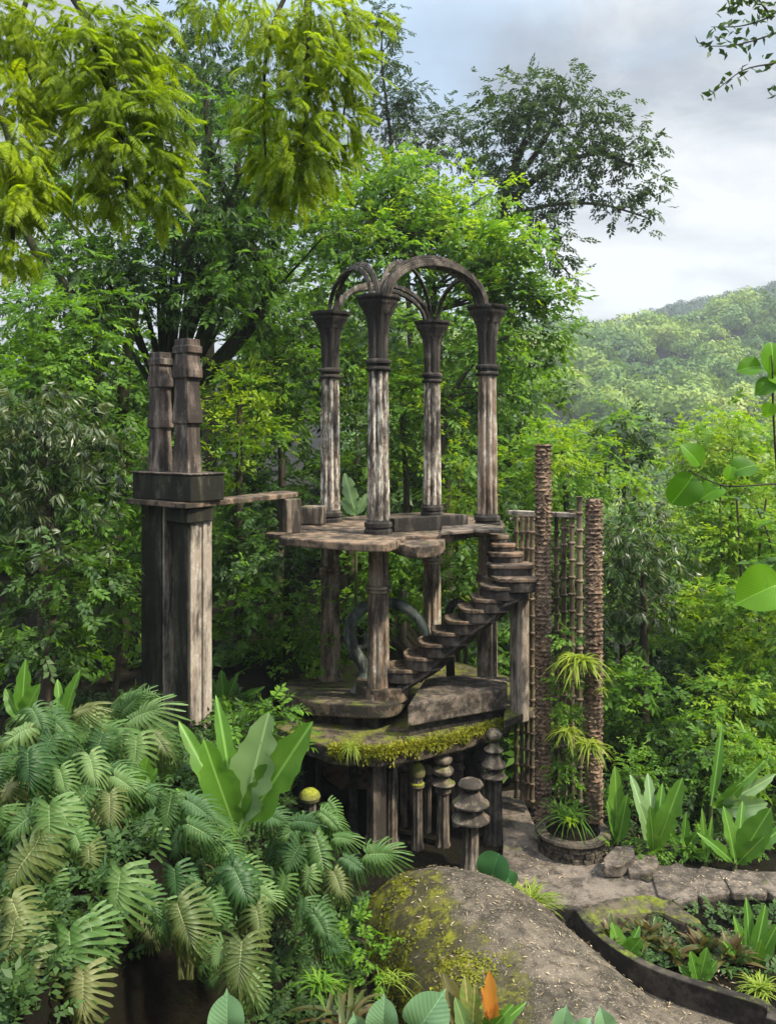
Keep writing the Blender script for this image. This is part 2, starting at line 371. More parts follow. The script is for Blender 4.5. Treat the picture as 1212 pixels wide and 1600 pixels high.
# ------------------------------------------------------------------ terrain
def sm(a, b, x):
    t = np.clip((x - a) / (b - a), 0, 1); return t * t * (3 - 2 * t)
def height(x, y):
    x = np.asarray(x, float); y = np.asarray(y, float)
    z = np.full(np.broadcast(x, y).shape, .30)
    camb = 4.2 * (1 - sm(1.0, 6.0, y))
    left = 2.45 * sm(-.75, -2.0, x) * (1 - .26 * sm(8, 11, y)) * sm(3.0, 4.0, y)
    left = np.maximum(left, 0)
    back = 2.0 * sm(14.5, 17.5, y) * sm(2.5, -1.5, x)
    z = z + np.maximum(np.maximum(camb, left), back)
    pit = sm(-2.0, -1.75, x) * (1 - sm(-.75, -.45, x)) * sm(4.4, 4.8, y) * (1 - sm(6.3, 6.7, y)); z = z * (1 - pit) - 1.6 * pit
    z = z - 5.5 * sm(14, 34, y) * sm(-1, 5, x) - 1.2 * sm(5.5, 10, x) * sm(12, 16, y)
    z = z - 6 * sm(34, 90, y)
    hill = np.maximum(46.5 * (1 + .0024 * x), 12) * sm(85, 330, y) + 3.0 * np.sin(x * .045 + 1) * sm(100, 200, y)
    hill = hill - 26 * sm(285, 420, y)
    ridge = 47 * sm(380, 470, y) * np.clip(1 + .0028 * (x - 158), 0, 1.4) + 4 * np.sin(x * .03) * sm(400, 460, y)
    return z + hill + ridge
def hz(x, y): return float(height(x, y))
def build_ground():
    xs = np.concatenate([-np.geomspace(420, 14, 26), np.arange(-12, 14.01, .25), np.geomspace(16, 420, 26)])
    ys = np.concatenate([np.array([-24, -14, -8]), np.arange(-3, 22, .25), np.geomspace(23, 60, 14), np.arange(66, 430, 9), np.arange(436, 560, 14)])
    X, Y = np.meshgrid(xs, ys); Z = height(X, Y)
    near = (np.abs(X) < 13) & (Y < 22)
    Z = Z + np.where(near, .05 * np.sin(X * 5.1 + Y * 2) * np.sin(Y * 4.3) * (1 - .7 * (X > -.6)), 0)
    nx, ny = len(xs), len(ys); V = np.stack([X.ravel(), Y.ravel(), Z.ravel()], 1)
    i = np.arange(nx - 1)[None, :] + nx * np.arange(ny - 1)[:, None]; i = i.ravel()
    Q = np.stack([i, i + 1, i + nx + 1, i + nx], 1)
    me = np_mesh('ground', V, Q); me.polygons.foreach_set('use_smooth', [True] * len(Q))
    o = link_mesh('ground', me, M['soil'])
    set_props(o, 'dark leafy forest floor falling away to the wooded valley and hills', 'ground', None, 'structure')
build_ground()
# ================================================================== THE PAVILION
ZS = 4.58                                     # upper deck
cols = [(-.139, 12.50), (-.945, 14.17), (.782, 15.30), (1.547, 13.47)]   # front, left, rear, right
def zfloor(y): return 2.25 - (y - 12) * .125
pav = thing('pavilion', 'open concrete pavilion of four fluted columns and arches on a round-edged raised deck', 'pavilion', (.3, 13.8, 1.6))

def wob(pts, a=.015): return [(p[0] + random.uniform(-a, a), p[1] + random.uniform(-a, a)) for p in pts]
def plan(pix, z, k=3, closed=True):
    P = [atz(x, y, z) for x, y in pix]
    return [(p.x, p.y) for p in P]
def round_loop(pts, k=4):
    n = len(pts); out = []
    P = [Vector((p[0], p[1], 0)) for p in pts]
    for i in range(n):
        a, b, c, d = P[i - 1], P[i], P[(i + 1) % n], P[(i + 2) % n]
        for j in range(k):
            t = j / k; q = .5 * (2 * b + (c - a) * t + (2 * a - 5 * b + 4 * c - d) * t * t + (3 * b - a - 3 * c + d) * t ** 3)
            out.append((q.x, q.y))
    return out
deck_pix = [(436, 838), (470, 842), (520, 846), (570, 849), (606, 849), (626, 843), (640, 838), (690, 836), (740, 828), (783, 823), (783, 812), (740, 806), (690, 801), (640, 801), (560, 806), (500, 812), (452, 822)]
mb = MB(); mb.prism(wob(round_loop(plan(deck_pix, ZS), 4), .014), ZS - .115, ZS)
mb.build('deck', M['slab'], pav, bevel=.02)
mb = MB(); lob = [atz(x, y, ZS - .05) for x, y in [(612, 846), (640, 853), (672, 853), (690, 848), (692, 838), (650, 834), (612, 838)]]
mb.prism(round_loop([(p.x, p.y) for p in lob], 3), ZS - .21, ZS - .05); mb.build('lower_lobe', M['slab'], pav, bevel=.02)
mb = MB(); lob = [atz(x, y, ZS + .05) for x, y in [(688, 832), (740, 828), (784, 828), (786, 822), (740, 818), (690, 822)]]
mb.prism([(p.x, p.y) for p in lob], ZS + .004, ZS + .055); mb.build('raised_slab', M['stair'], pav, bevel=.012)
# parapet bench between front and right column
a = atz(612, 832, ZS); b = atz(728, 825, ZS); dv = (b - a); yw = math.atan2(dv.y, dv.x); c = (a + b) / 2
mb = MB(); mb.box((c.x, c.y + .06, ZS + .102), (dv.length, .14, .205), yw); mb.build('bench', M['dark_stone'], pav, bevel=.012)
# left overhang sliver and its block
mb = MB(); q = [atz(x, y, 4.60) for x, y in [(414, 833), (440, 836), (462, 830), (440, 826)]]
mb.prism([(p.x, p.y) for p in q], 4.53, 4.60); mb.build('deck_sliver', M['slab'], pav, bevel=.01)

def shaft_profile(r, z0, z1):
    n = 12; return [(r * (1 - .13 * (i / n)), z0 + (z1 - z0) * i / n) for i in range(n + 1)]
def upper_column(x, y, nm_tone):
    H = 3.43; b = ZS
    base = MB(); base.lathe([(.205, b), (.205, b + .05), (.19, b + .065), (.185, b + .09), (.205, b + .10), (.205, b + .155), (.175, b + .175), (.165, b + .20)], (x, y), 40)
    shaft = MB(); shaft.lathe(shaft_profile(.168, b + .19, b + 2.36), (x, y), 64, lobes=8, depth=.28, phase=.2)
    o = shaft.build('column', M[nm_tone], pav, smooth=True, angle=50)
    base.build('base', M['dark_stone'], o, smooth=True, angle=35)
    ring = MB(); z = b + 2.34
    ring.lathe([(.15, z), (.175, z + .01), (.185, z + .035), (.175, z + .06), (.15, z + .07), (.15, z + .10), (.18, z + .11), (.19, z + .14), (.18, z + .165), (.145, z + .18)], (x, y), 40)
    ring.build('ring', M['dark_stone'], o, smooth=True, angle=50)
    cap = MB(); z = b + 2.50
    cap.lathe([(.142, z), (.147, z + .25), (.158, z + .45), (.178, z + .60, .9), (.205, z + .68, .8)], (x, y), 64, lobes=8, depth=.17, phase=.2)
    cap.lathe([(.205, z + .66), (.225, z + .70), (.235, z + .74), (.285, z + .80), (.295, z + .825), (.295, z + .86), (.33, z + .885), (.335, z + .90), (.335, z + .93)], (x, y), 64, poly=8, phase=.2)
    cap.build('capital', M['dark_stone'], o, smooth=True, angle=30)
    return o
tones = ['column', 'column', 'column', 'column_low']
for (x, y), t in zip(cols, tones): upper_column(x, y, t)
def lower_column(x, y, zb, ring_z):
    mb = MB(); mb.lathe([(.19, zb), (.19, zb + .1), (.168, zb + .14)] + shaft_profile(.165, zb + .16, ZS - .14), (x, y), 64, lobes=8, depth=.16, phase=.2)
    o = mb.build('lower_column', M['column_low'], pav, smooth=True, angle=50)
    rg = MB(); rg.lathe([(.15, ring_z - .06), (.182, ring_z - .04), (.182, ring_z - .015), (.155, ring_z), (.185, ring_z + .015), (.185, ring_z + .045), (.15, ring_z + .06)], (x, y), 40)
    rg.build('ring', M['column_low'], o, smooth=True, angle=50)
for i, (x, y) in enumerate(cols): lower_column(x, y, zfloor(y) - .02, 3.78)
# arches
PROF = [(-.11, -.10), (-.03, -.10), (-.03, -.068), (.045, -.068), (.045, -.03), (.10, -.03), (.10, .03), (.045, .03), (.045, .068), (-.03, .068), (-.03, .10), (-.11, .10)]
def arch(A, B, s, rise, mat='arch', z0=None, inset=.10, t0=0.0, t1=math.pi, lat_off=0.0):
    z0 = z0 or ZS + 3.425
    A, B = Vector((A[0], A[1], 0)), Vector((B[0], B[1], 0)); u = (B - A); L = u.length / 2 - inset; u.normalize(); mid = (A + B) / 2
    lat = Vector((0, 0, 1)).cross(u); n = 28; vs = []
    for i in range(n + 1):
        t = t0 + (t1 - t0) * i / n
        p = mid - u * (L * math.cos(t)) + Vector((0, 0, z0 + rise * math.sin(t)))
        nrm = (-u * math.cos(t) * rise + Vector((0, 0, 1)) * math.sin(t) * L).normalized()
        for r, l in PROF: vs.append(p + nrm * r * s + lat * (l * s + lat_off))
    k = len(PROF)
    fs = [(j * k + i, j * k + (i + 1) % k, (j + 1) * k + (i + 1) % k, (j + 1) * k + i) for j in range(n) for i in range(k)]
    fs += [tuple(range(k)), tuple(n * k + i for i in range(k))]
    m = MB().add(vs, fs); return m.build('arch', M[mat], pav, bevel=.006)
arch(cols[0], cols[3], .50, .57, lat_off=-.085); arch(cols[0], cols[3], .50, .57, lat_off=.085); arch(cols[0], cols[3], .40, .655)
arch(cols[0], cols[1], .36, .62, lat_off=-.05); arch(cols[0], cols[1], .32, .55, lat_off=.06); arch(cols[1], cols[2], .38, .56, lat_off=-.06); arch(cols[1], cols[2], .34, .50, lat_off=.06); arch(cols[2], cols[3], .36, .60, lat_off=.05)
arch(cols[0], cols[2], .30, .74); 

# lower platform (drum of the undercroft) with its two raised plates
Z_L = 1.86
und_pix = [(430, 1136), (516, 1168), (590, 1172), (656, 1162), (724, 1146), (796, 1122), (812, 1092)]
fr = [atz(x, y, Z_L) for x, y in und_pix]; fr = [(p.x, p.y) for p in fr]
mb = MB(); mb.prism(fr + [(2.3, 14.6), (1.2, 15.9), (-.6, 15.9), (-1.7, 14.9)], Z_L - .24, Z_L)
mb.build('platform', M['rim'], pav, bevel=.03)
def plate(pts, top, thick, name, mat, bev=.025):
    z1 = [top(p[1]) for p in pts]; m = MB(); m.prism(pts, [z - thick for z in z1], z1); return m.build(name, M[mat], pav, bevel=bev)
def px_plate(pix, top):
    out = []
    for x, y in pix:                       # find the depth where the tilted plate meets the line of sight
        d = 12.5
        for _ in range(30): d = (EYE - top(d)) * F / (y - 680)
        p = at(x, y, d); out.append((p.x, p.y))
    return out
lens = px_plate([(432, 1074), (452, 1088), (490, 1096), (540, 1100), (590, 1101), (622, 1096), (640, 1080), (632, 1066), (590, 1062), (540, 1061), (490, 1060), (448, 1062)], zfloor)
plate(round_loop(lens, 3), zfloor, .20, 'left_plate', 'plat')
core = [(lens[0][0] + .25, lens[0][1] + .25), (lens[2][0], lens[2][1] + .16), (lens[4][0], lens[4][1] + .14), (lens[6][0], lens[6][1] + .1), (.9, 14.9), (-.9, 15.3)]
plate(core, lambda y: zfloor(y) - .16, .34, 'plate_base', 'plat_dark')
m = MB(); cb = px_plate([(498, 1104), (540, 1108), (582, 1106)], lambda y: 2.06); m.prism(cb + [(p[0], p[1] + .3) for p in reversed(cb)], 1.88, 2.09); m.build('curved_block', M['pillar'], pav, bevel=.02)
ztop = lambda y: 2.32
rp = px_plate([(637, 1102), (715, 1088), (792, 1076), (792, 1058), (720, 1054), (664, 1060)], ztop)
plate(rp, ztop, .30, 'right_plate', 'stair', .02)
rb = [(p[0] * .985 + .01, p[1] + .10) for p in rp[:3]] + rp[3:]
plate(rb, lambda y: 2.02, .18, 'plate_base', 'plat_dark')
m = MB(); g = px_plate([(556, 1068), (588, 1078), (626, 1076), (640, 1064), (612, 1052), (566, 1054)], lambda y: 2.37); m.prism(round_loop(g, 3), 2.15, 2.37); m.build('foot_pad', M['slab'], pav, bevel=.02)
# undercroft walls
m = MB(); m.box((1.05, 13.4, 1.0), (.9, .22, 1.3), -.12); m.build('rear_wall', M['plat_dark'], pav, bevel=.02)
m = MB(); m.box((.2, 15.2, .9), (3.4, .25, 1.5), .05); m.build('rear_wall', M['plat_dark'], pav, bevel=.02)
m = MB(); m.box((-.62, 14.0, .95), (.9, .2, 1.4), .1); m.build('ochre_wall', M['rust_wall'], pav, bevel=.02)
# straight pale support under the stair landing
m = MB(); p = at(811, 1090, 12.6); p.z = 1.84; m.box((p.x, p.y, (p.z + 3.86) / 2), (.20, .20, 3.86 - p.z), .5); m.box((p.x + .07, p.y + .09, (p.z + 3.80) / 2), (.10, .10, 3.80 - p.z), .5)
m.build('landing_support', M['tower'], pav, bevel=.012)
m = MB(); lp = [atz(786, 1126, 1.98), atz(832, 1108, 1.98), atz(842, 1074, 1.98), atz(790, 1080, 1.98)]; m.prism([(q.x, q.y) for q in lp], 1.85, 1.98); m.build('side_ledge', M['mossy'], pav, bevel=.02)

# ------------------------------------------------------------------ staircase
stair = thing('staircase', 'curving flight of floating concrete steps climbing to the pavilion deck', 'staircase', (1.0, 12.6, 2.2))
st = [(598, 664, 1046, 12.40), (631, 692, 1027, 12.37), (654, 714, 1006, 12.33), (675, 734, 988, 12.30), (696, 754, 970, 12.27), (718, 777, 952, 12.24), (738, 799, 936, 12.22),
      (753, 818, 917, 12.20), (779, 852, 904, 12.18), (781, 834, 883, 12.40), (781, 819, 865, 12.60), (781, 807, 850, 12.78), (780, 798, 837, 12.92)]
mids = []
for i, (xl, xr, y, d) in enumerate(st):
    L = at(xl, y, d); Rr = at(xr, y, d); z = L.z; wd = .50 if i < 9 else .42
    if i < 8:
        k = [(L.x + .10, L.y - .02), (L.x + .02, L.y + .07), (L.x, L.y + .22), (L.x + .05, L.y + wd), (Rr.x, Rr.y + wd + .04), (Rr.x, Rr.y + .08), (Rr.x - .07, Rr.y), ((L.x + Rr.x) / 2, L.y - .055)]
    elif i == 8:
        k = [(L.x, L.y), (L.x - .05, L.y + .5), (Rr.x - .25, Rr.y + .55), (Rr.x - .06, Rr.y + .42), (Rr.x, Rr.y + .22), (Rr.x - .08, Rr.y + .04), (Rr.x - .25, Rr.y - .03)]
    else:
        k = [(L.x - .12, L.y), (L.x - .12, L.y + .4), (Rr.x - .03, Rr.y + .38), (Rr.x, Rr.y + .12), (Rr.x - .06, Rr.y)]
    th_ = .055; m = MB(); m.prism(wob(round_loop(k, 2), .004), z - th_, z)
    o = m.build('step', M['slab'], stair, bevel=.012)
    cxk = sum(p[0] for p in k) / len(k); cyk = sum(p[1] for p in k) / len(k)
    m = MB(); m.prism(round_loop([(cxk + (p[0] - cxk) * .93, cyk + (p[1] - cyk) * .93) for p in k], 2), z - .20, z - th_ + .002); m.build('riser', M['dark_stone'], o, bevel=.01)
    mids.append(Vector((cxk + (.10 if i < 8 else 0), cyk, z - .26)))
pth = [mids[0] + Vector((-.22, 0, -.18))] + mids[:9]
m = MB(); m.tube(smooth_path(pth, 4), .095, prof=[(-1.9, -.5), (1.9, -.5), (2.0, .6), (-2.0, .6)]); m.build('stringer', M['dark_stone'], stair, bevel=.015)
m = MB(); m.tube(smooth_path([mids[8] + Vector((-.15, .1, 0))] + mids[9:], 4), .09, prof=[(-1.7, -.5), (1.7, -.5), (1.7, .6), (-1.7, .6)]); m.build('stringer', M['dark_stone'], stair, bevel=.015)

# ------------------------------------------------------------------ scroll sculptures on the lower floor
sc_ = thing('scroll_sculpture', 'curled blue-green concrete ring with a flared foot behind the front lower column', 'sculpture', at(570, 1072, 13.0))
pts = [(572, 1076), (573, 1056), (566, 1036), (553, 1016), (546, 990), (551, 966), (568, 950), (590, 943), (612, 942), (634, 950), (652, 966), (664, 988), (664, 1012), (652, 1030)]
m = MB(); m.tube(smooth_path([at(x, y, 13.0) for x, y in pts], 4), lerp_list(.10, .07, 53), n=14)
m.build('ring', M['scroll'], sc_, smooth=True)
m = MB(); p = at(572, 1076, 13.0); m.lathe([(.24, p.z - .03), (.2, p.z + .03), (.13, p.z + .14), (.10, p.z + .26)], (p.x, p.y), 24); m.build('foot', M['scroll'], sc_, smooth=True)
pts = [(545, 1000), (562, 1012), (573, 1004), (570, 990)]
m = MB(); m.tube(smooth_path([at(x, y, 13.05) for x, y in pts], 5), .045, n=10); m.build('inner_curl', M['scroll'], sc_, smooth=True)
sc2 = thing('hook_sculpture', 'dark hook-shaped concrete scroll rising behind the staircase', 'sculpture', at(705, 1050, 13.6))
pts = [(704, 1060), (702, 1010), (700, 970), (704, 948), (716, 940), (728, 948), (730, 964), (722, 974)]
m = MB(); m.tube(smooth_path([at(x, y, 13.6) for x, y in pts], 5), lerp_list(.07, .045, 36), n=12); m.build('hook', M['dark_stone'], sc2, smooth=True)

# ------------------------------------------------------------------ TWIN-SHAFT TOWER AND FOOTBRIDGE
yawT = math.atan2(-.62, .78); U = Vector((.62, .78, 0)); V_ = Vector((.78, -.62, 0))
near = at(294, 1140, 11.0); T0 = Vector((near.x, near.y, 0)) - V_ * .47 + U * .17
zb1, zb2 = 2.05, 2.1
tower = thing('twin_tower', 'tall twin-shaft concrete tower carrying two stepped finials beside a footbridge', 'tower', (T0.x, T0.y, 2.05))
def tpos(v, u): return T0 + V_ * v + U * u
def tbox(mb, v0, v1, u0, u1, z0, z1):
    c = tpos((v0 + v1) / 2, (u0 + u1) / 2); mb.box((c.x, c.y, (z0 + z1) / 2), (v1 - v0, u1 - u0, z1 - z0), yawT); return mb
ztp = 5.10
m = MB(); tbox(m, -.52, -.09, -.17, .12, 1.9, ztp); o1 = m.build('shaft', M['tower_dark'], tower, bevel=.012)
m = MB(); tbox(m, -.40, -.065, -.14, .20, 1.9, ztp - .002); m.build('fluted_face', M['tower'], o1, bevel=.012)
m = MB(); tbox(m, .17, .47, -.17, .16, 1.9, ztp); o2 = m.build('shaft', M['tower_dark'], tower, bevel=.012)
m = MB(); tbox(m, .2, .495, -.145, -.01, 1.9, ztp - .002); tbox(m, .2, .472, -.012, .055, 1.9, ztp - .003); tbox(m, .2, .50, .054, .125, 1.9, ztp - .004); tbox(m, .2, .475, .123, .22, 1.9, ztp - .005); m.build('fluted_face', M['tower'], o2, bevel=.012)
m = MB(); tbox(m, .1, .54, -.24, .2, ztp - .22, ztp - .03); m.build('corbel', M['tower_dark'], tower, bevel=.02)
m = MB(); tbox(m, -.60, .62, -.25, .30, ztp + .055, ztp + .40); m.build('plinth', M['tower_dark'], tower, bevel=.015)
m = MB(); tbox(m, -.62, .64, -.27, .32, ztp + .395, ztp + .415); m.build('plinth_edge', M['tower_top'], tower, bevel=.008)
def finial(v, u, zb, H, wv, wu):
    prof = [(0, 1.10), (.12, 1.06), (.25, .92), (.36, .84), (.372, 1.20), (.43, 1.18), (.52, .98), (.70, .84), (.712, 1.20), (.765, 1.18), (.82, .98), (.89, .86), (.896, 1.12), (.945, 1.14), (.95, .94), (1, .90)]
    m = MB(); vs = []
    c = tpos(v, u)
    for t, k in prof:
        for a, b in ((-1, -1), (1, -1), (1, 1), (-1, 1)):
            q = c + V_ * (a * wv * k / 2) + U * (b * wu * (.6 + .4 * k) / 2); vs.append((q.x, q.y, zb + t * H))
    n = len(prof)
    fs = [(j * 4 + i, j * 4 + (i + 1) % 4, j * 4 + 4 + (i + 1) % 4, j * 4 + 4 + i) for j in range(n - 1) for i in range(4)] + [(3, 2, 1, 0), tuple((n - 1) * 4 + i for i in range(4))]
    m.add(vs, fs); return m.build('finial', M['tower_top'], tower, bevel=.008)
finial(-.33, .0, ztp + .41, 1.60, .25, .20); finial(.24, .0, ztp + .41, 1.74, .29, .22)

br = thing('footbridge', 'thin concrete slab footbridge running from the twin tower to the pavilion deck', 'footbridge', at(400, 780, 12.2))
E = Vector((-1.36, 13.0, 0)); S0 = tpos(.62, .05)
A1 = tpos(-.66, -.32); B1 = tpos(.66, -.32); A2 = tpos(-.66, .36); B2 = tpos(.66, .36)
m = MB(); m.prism([(A1.x, A1.y), (B1.x - .03, B1.y), (E.x, E.y - .30), (E.x + .02, E.y + .05), (E.x - .25, E.y + .35), (B2.x - .3, B2.y + .35), (A2.x, A2.y)], ztp - .02, ztp + .05)
m.build('walkway', M['slab'], br, bevel=.012)
blk = at(452, 836, 12.45); m = MB(); m.box((blk.x, blk.y + .14, (ZS + ztp) / 2 - .01), (.24, .28, ztp - ZS - .024), .5); m.build('end_block', M['pillar'], br, bevel=.015)
blk = at(488, 820, 13.6); m = MB(); m.prism([(blk.x - .2, blk.y), (blk.x + .16, blk.y - .05), (blk.x + .2, blk.y + .25), (blk.x - .15, blk.y + .3)], ZS + .002, ZS + .30); m.build('end_wall', M['pillar'], br, bevel=.03)

# ------------------------------------------------------------------ PILLARS OF THE UNDERCROFT
def pillar(px, y0, y1, d, wpx, label, caps=(), name='pillar', square=False, mat='pillar', capmat=None, cap_square=False):
    b = at(px, y1, d); t = at(px, y0, d); w_ = wpx * d / F / 2; zg = hz(b.x, b.y)
    g = thing(name, label, 'pillar', (b.x, b.y, min(zg, b.z)))
    z0 = min(zg, b.z) - .05
    m = MB()
    if square:
        m.box((b.x, b.y, (z0 + t.z) / 2), (w_ * 2, w_ * 2, t.z - z0), .5)
        m.box((b.x, b.y, z0 + .16), (w_ * 2.3, w_ * 2.3, .22), .5)
    else:
        m.lathe([(w_ * 1.25, z0), (w_ * 1.2, z0 + .15), (w_, z0 + .2), (w_ * .92, t.z)], (b.x, b.y), 32, lobes=8, depth=.2)
    m.build('shaft', M[mat], g, smooth=not square, bevel=.012 if square else 0)
    for (ya, yb, rpx, kind) in caps:
        za, zb = at(px, yb, d).z, at(px, ya, d).z; r = rpx * d / F; h = zb - za; m = MB()
        if kind == 'disc': pr = [(r * .55, za - h * .25), (r * .9, za), (r, za + h * .3), (r * .97, za + h * .55), (r * .6, zb)]
        elif kind == 'bell': pr = [(r * .5, za - h * .1), (r, za), (r * 1.0, za + h * .12), (r * .7, za + h * .45), (r * .45, zb)]
        elif kind == 'dome': pr = [(r * .5, za), (r * .9, za + h * .12), (r, za + h * .4), (r * .86, za + h * .72), (r * .45, zb), (r * .1, zb + h * .06)]
        else: pr = [(r * .8, za), (r, za + h * .2), (r, za + h * .8), (r * .8, zb)]
        m.lathe(pr, (b.x, b.y), 28)
        m.build('cap', M[capmat or mat], g, smooth=True, angle=35)
pillar(588, 1168, 1330, 11.8, 23, 'plain square grey pillar at the outer left of the undercroft', square=True)
pillar(613, 1178, 1322, 12.0, 19, 'slim pillar with two stacked rings right of the plain square pillar', [(1166, 1178, 16, 'ring'), (1184, 1196, 15, 'ring')])
pillar(652, 1212, 1332, 11.9, 17, 'slim dark pillar capped by a mossy bulb under the deck', [(1193, 1214, 13, 'dome'), (1222, 1230, 11, 'ring')], capmat='moss_cap')
pillar(692, 1220, 1330, 12.0, 20, 'ribbed pillar with a cluster of rings left of the pagoda pillar', [(1178, 1190, 15, 'disc'), (1196, 1208, 17, 'disc'), (1214, 1224, 19, 'bell'), (1229, 1238, 13, 'ring')])
pillar(735, 1275, 1346, 11.3, 26, 'squat pagoda-like pillar of stacked round discs', [(1217, 1231, 20, 'dome'), (1236, 1256, 29, 'bell'), (1260, 1280, 30, 'bell')], name='pagoda_pillar')
pillar(771, 1200, 1322, 12.1, 27, 'dark thick pillar topped by pagoda discs at the path edge', [(1140, 1152, 13, 'disc'), (1160, 1172, 15, 'bell'), (1176, 1196, 19, 'bell'), (1200, 1213, 19, 'bell')], name='pagoda_pillar', mat='plat_dark', capmat='pillar')
pillar(668, 1206, 1326, 12.4, 12, 'slender pillar with one flat disc between the bulb-capped and ribbed pillars', [(1196, 1206, 11, 'bell'), (1214, 1222, 10, 'disc')])
pillar(630, 1204, 1322, 12.6, 12, 'slender pillar with a small bell cap right of the two-ring pillar', [(1190, 1204, 12, 'bell')])
pillar(712, 1190, 1322, 12.6, 14, 'slender three-disc pillar between the ribbed and the pagoda pillars', [(1158, 1168, 11, 'disc'), (1172, 1184, 13, 'bell'), (1190, 1200, 14, 'bell')])
pillar(750, 1190, 1318, 12.8, 13, 'slender dark pillar between the pagoda pillar and the thick disc-topped one', [(1172, 1184, 12, 'bell')], mat='plat_dark')
pillar(552, 1176, 1310, 12.2, 14, 'dark vine-hung pillar under the left end of the mossy rim', [(1168, 1178, 11, 'ring')], mat='plat_dark')
pillar(640, 1150, 1260, 13.2, 14, 'thin pillar deep in shade between the ringed and bulb-capped pillars')
pillar(716, 1150, 1260, 13.0, 16, 'thin pillar deep in shade behind the pagoda pillar')
pillar(484, 1252, 1300, 11.0, 22, 'low stub pillar with a round yellow mossy top among the leaves', [(1233, 1252, 17, 'dome')], name='stub_pillar', capmat='moss_cap')
pillar(497, 1142, 1240, 12.6, 8, 'very thin pale post left of the undercroft, beside the mossy stub')
pillar(470, 1190, 1300, 12.2, 11, 'thin dark post standing left of the mossy stub pillar', mat='plat_dark')

# ------------------------------------------------------------------ KNOBBLY COLUMNS, BEAM, BAMBOO POSTS, PLANTER
def knobbly(px, y0, y1, d, wpx, label):
    b = at(px, y1, d); top = at(px, y0, d).z; z0 = b.z - .1; r = wpx * d / F / 2
    rs = np.random.RandomState(int(px)); rows = int((top - z0) / .062); n = 22; vs = []
    for j in range(rows):
        for q in (0, 1, 2):
            z = z0 + (j + q / 3.) * (top - z0) / rows
            for i in range(n):
                t = 2 * math.pi * (i + .5 * (j % 2)) / n
                kn = (.80 + .30 * rs.rand()) if (q == 1) else (.74 + .10 * rs.rand())
                if q == 1 and i % 2: kn -= .13
                vs.append((b.x + r * kn * math.cos(t), b.y + r * kn * math.sin(t), z + rs.uniform(-.006, .006)))
    R_ = rows * 3
    fs = [(j * n + i, j * n + (i + 1) % n, (j + 1) * n + (i + 1) % n, (j + 1) * n + i) for j in range(R_ - 1) for i in range(n)] + [tuple(range(n - 1, -1, -1)), tuple((R_ - 1) * n + i for i in range(n))]
    m = MB().add(vs, fs); o = m.build('rough_column', M['bark_stone'], None, origin=(b.x, b.y, z0))
    return set_props(o, label, 'column')
knobbly(848, 692, 1268, 12.25, 30, 'tallest rough knobbly concrete column, rising beside the stair landing')
knobbly(927, 778, 1272, 11.9, 32, 'shorter rough knobbly column at the outer edge of the round planter')
def bamboo(px, y0, y1, d, wpx, label, dx=0):
    b = at(px + dx, y1, d); t = at(px, y0, d); r = wpx * d / F / 2; g = 16; vs = []; rings = []
    n = max(6, int((t.z - b.z) / .24))
    m = MB(); prof = []
    for j in range(n):
        za = b.z + (t.z - b.z) * j / n; zb_ = b.z + (t.z - b.z) * (j + 1) / n; dz_ = (zb_ - za)
        prof += [(r * 1.3, za), (r * 1.3, za + dz_ * .06), (r * .9, za + dz_ * .13), (r * .86, za + dz_ * .5), (r * .92, zb_ - dz_ * .08)]
    prof.append((r * 1.2, t.z)); m.lathe(prof, (b.x, b.y), 10)
    o = m.build('bamboo_post', M['bamboo'], None, smooth=True, origin=(b.x, b.y, b.z), angle=35)
    return set_props(o, label, 'post', 'thin segmented posts between the rough columns')
for q in [(806, 806, 1246, 13.1, 7, 'thin segmented post at the outer left of the post screen'), (815, 806, 1248, 13.0, 7, 'thin segmented post second from the left in the post screen'),
          (823, 806, 1250, 12.9, 8, 'thin segmented post third from the left in the post screen'), (831, 806, 1252, 12.8, 8, 'thin segmented post touching the left side of the tallest rough column'),
          (869, 806, 1246, 13.0, 8, 'thin segmented post just right of the tallest rough column'), (880, 800, 1244, 12.9, 9, 'thin segmented post midway between the two rough columns'),
          (893, 796, 1248, 12.8, 9, 'thin segmented post second left of the shorter rough column'), (905, 776, 1252, 12.6, 10, 'thickest segmented post, touching the shorter rough column')]: bamboo(*q)
bm_ = thing('tie_beam', 'double concrete beam tying the thin posts behind the tallest rough column', 'beam', at(850, 802, 12.9))
m = MB(); a, b = at(795, 804, 13.25), at(906, 802, 12.75); c = (a + b) / 2; m.box((c.x, c.y, c.z), ((b - a).length, .12, .07), math.atan2(b.y - a.y, b.x - a.x)); m.build('upper_bar', M['tower'], bm_, bevel=.01)
m = MB(); a, b = at(797, 812, 13.2), at(840, 812, 13.0); c = (a + b) / 2; m.box((c.x, c.y, c.z), ((b - a).length, .10, .04), math.atan2(b.y - a.y, b.x - a.x)); m.build('lower_bar', M['tower'], bm_, bevel=.01)

pc = atz(894, 1296, .66); PR = .485
pl = thing('round_planter', 'low round stone planter with a smooth rim at the foot of the rough columns', 'planter', (pc.x, pc.y, .3))
rs = np.random.RandomState(5)
m = MB()
for j in range(5):                                     # rubble courses, each stone pushed in or out
    z0 = .24 + j * .075; n = 19 + j % 2; ph = rs.rand() * 6
    for i in range(n):
        t0 = ph + 2 * math.pi * i / n; t1 = ph + 2 * math.pi * (i + .93) / n; ro = PR - .03 + rs.uniform(-.018, .02)
        q = [(pc.x + r * math.cos(t), pc.y + r * math.sin(t)) for r, t in ((PR - .14, t0), (ro, t0), (ro + .006, (t0 + t1) / 2), (ro, t1), (PR - .14, t1))]
        m.prism(q, z0, z0 + .07)
m.build('wall', M['rubble'], pl, bevel=.008)
m = MB(); n = 44
ring = [(PR - .13, .615), (PR + .005, .612), (PR + .02, .635), (PR + .01, .665), (PR - .03, .675), (PR - .12, .672)]
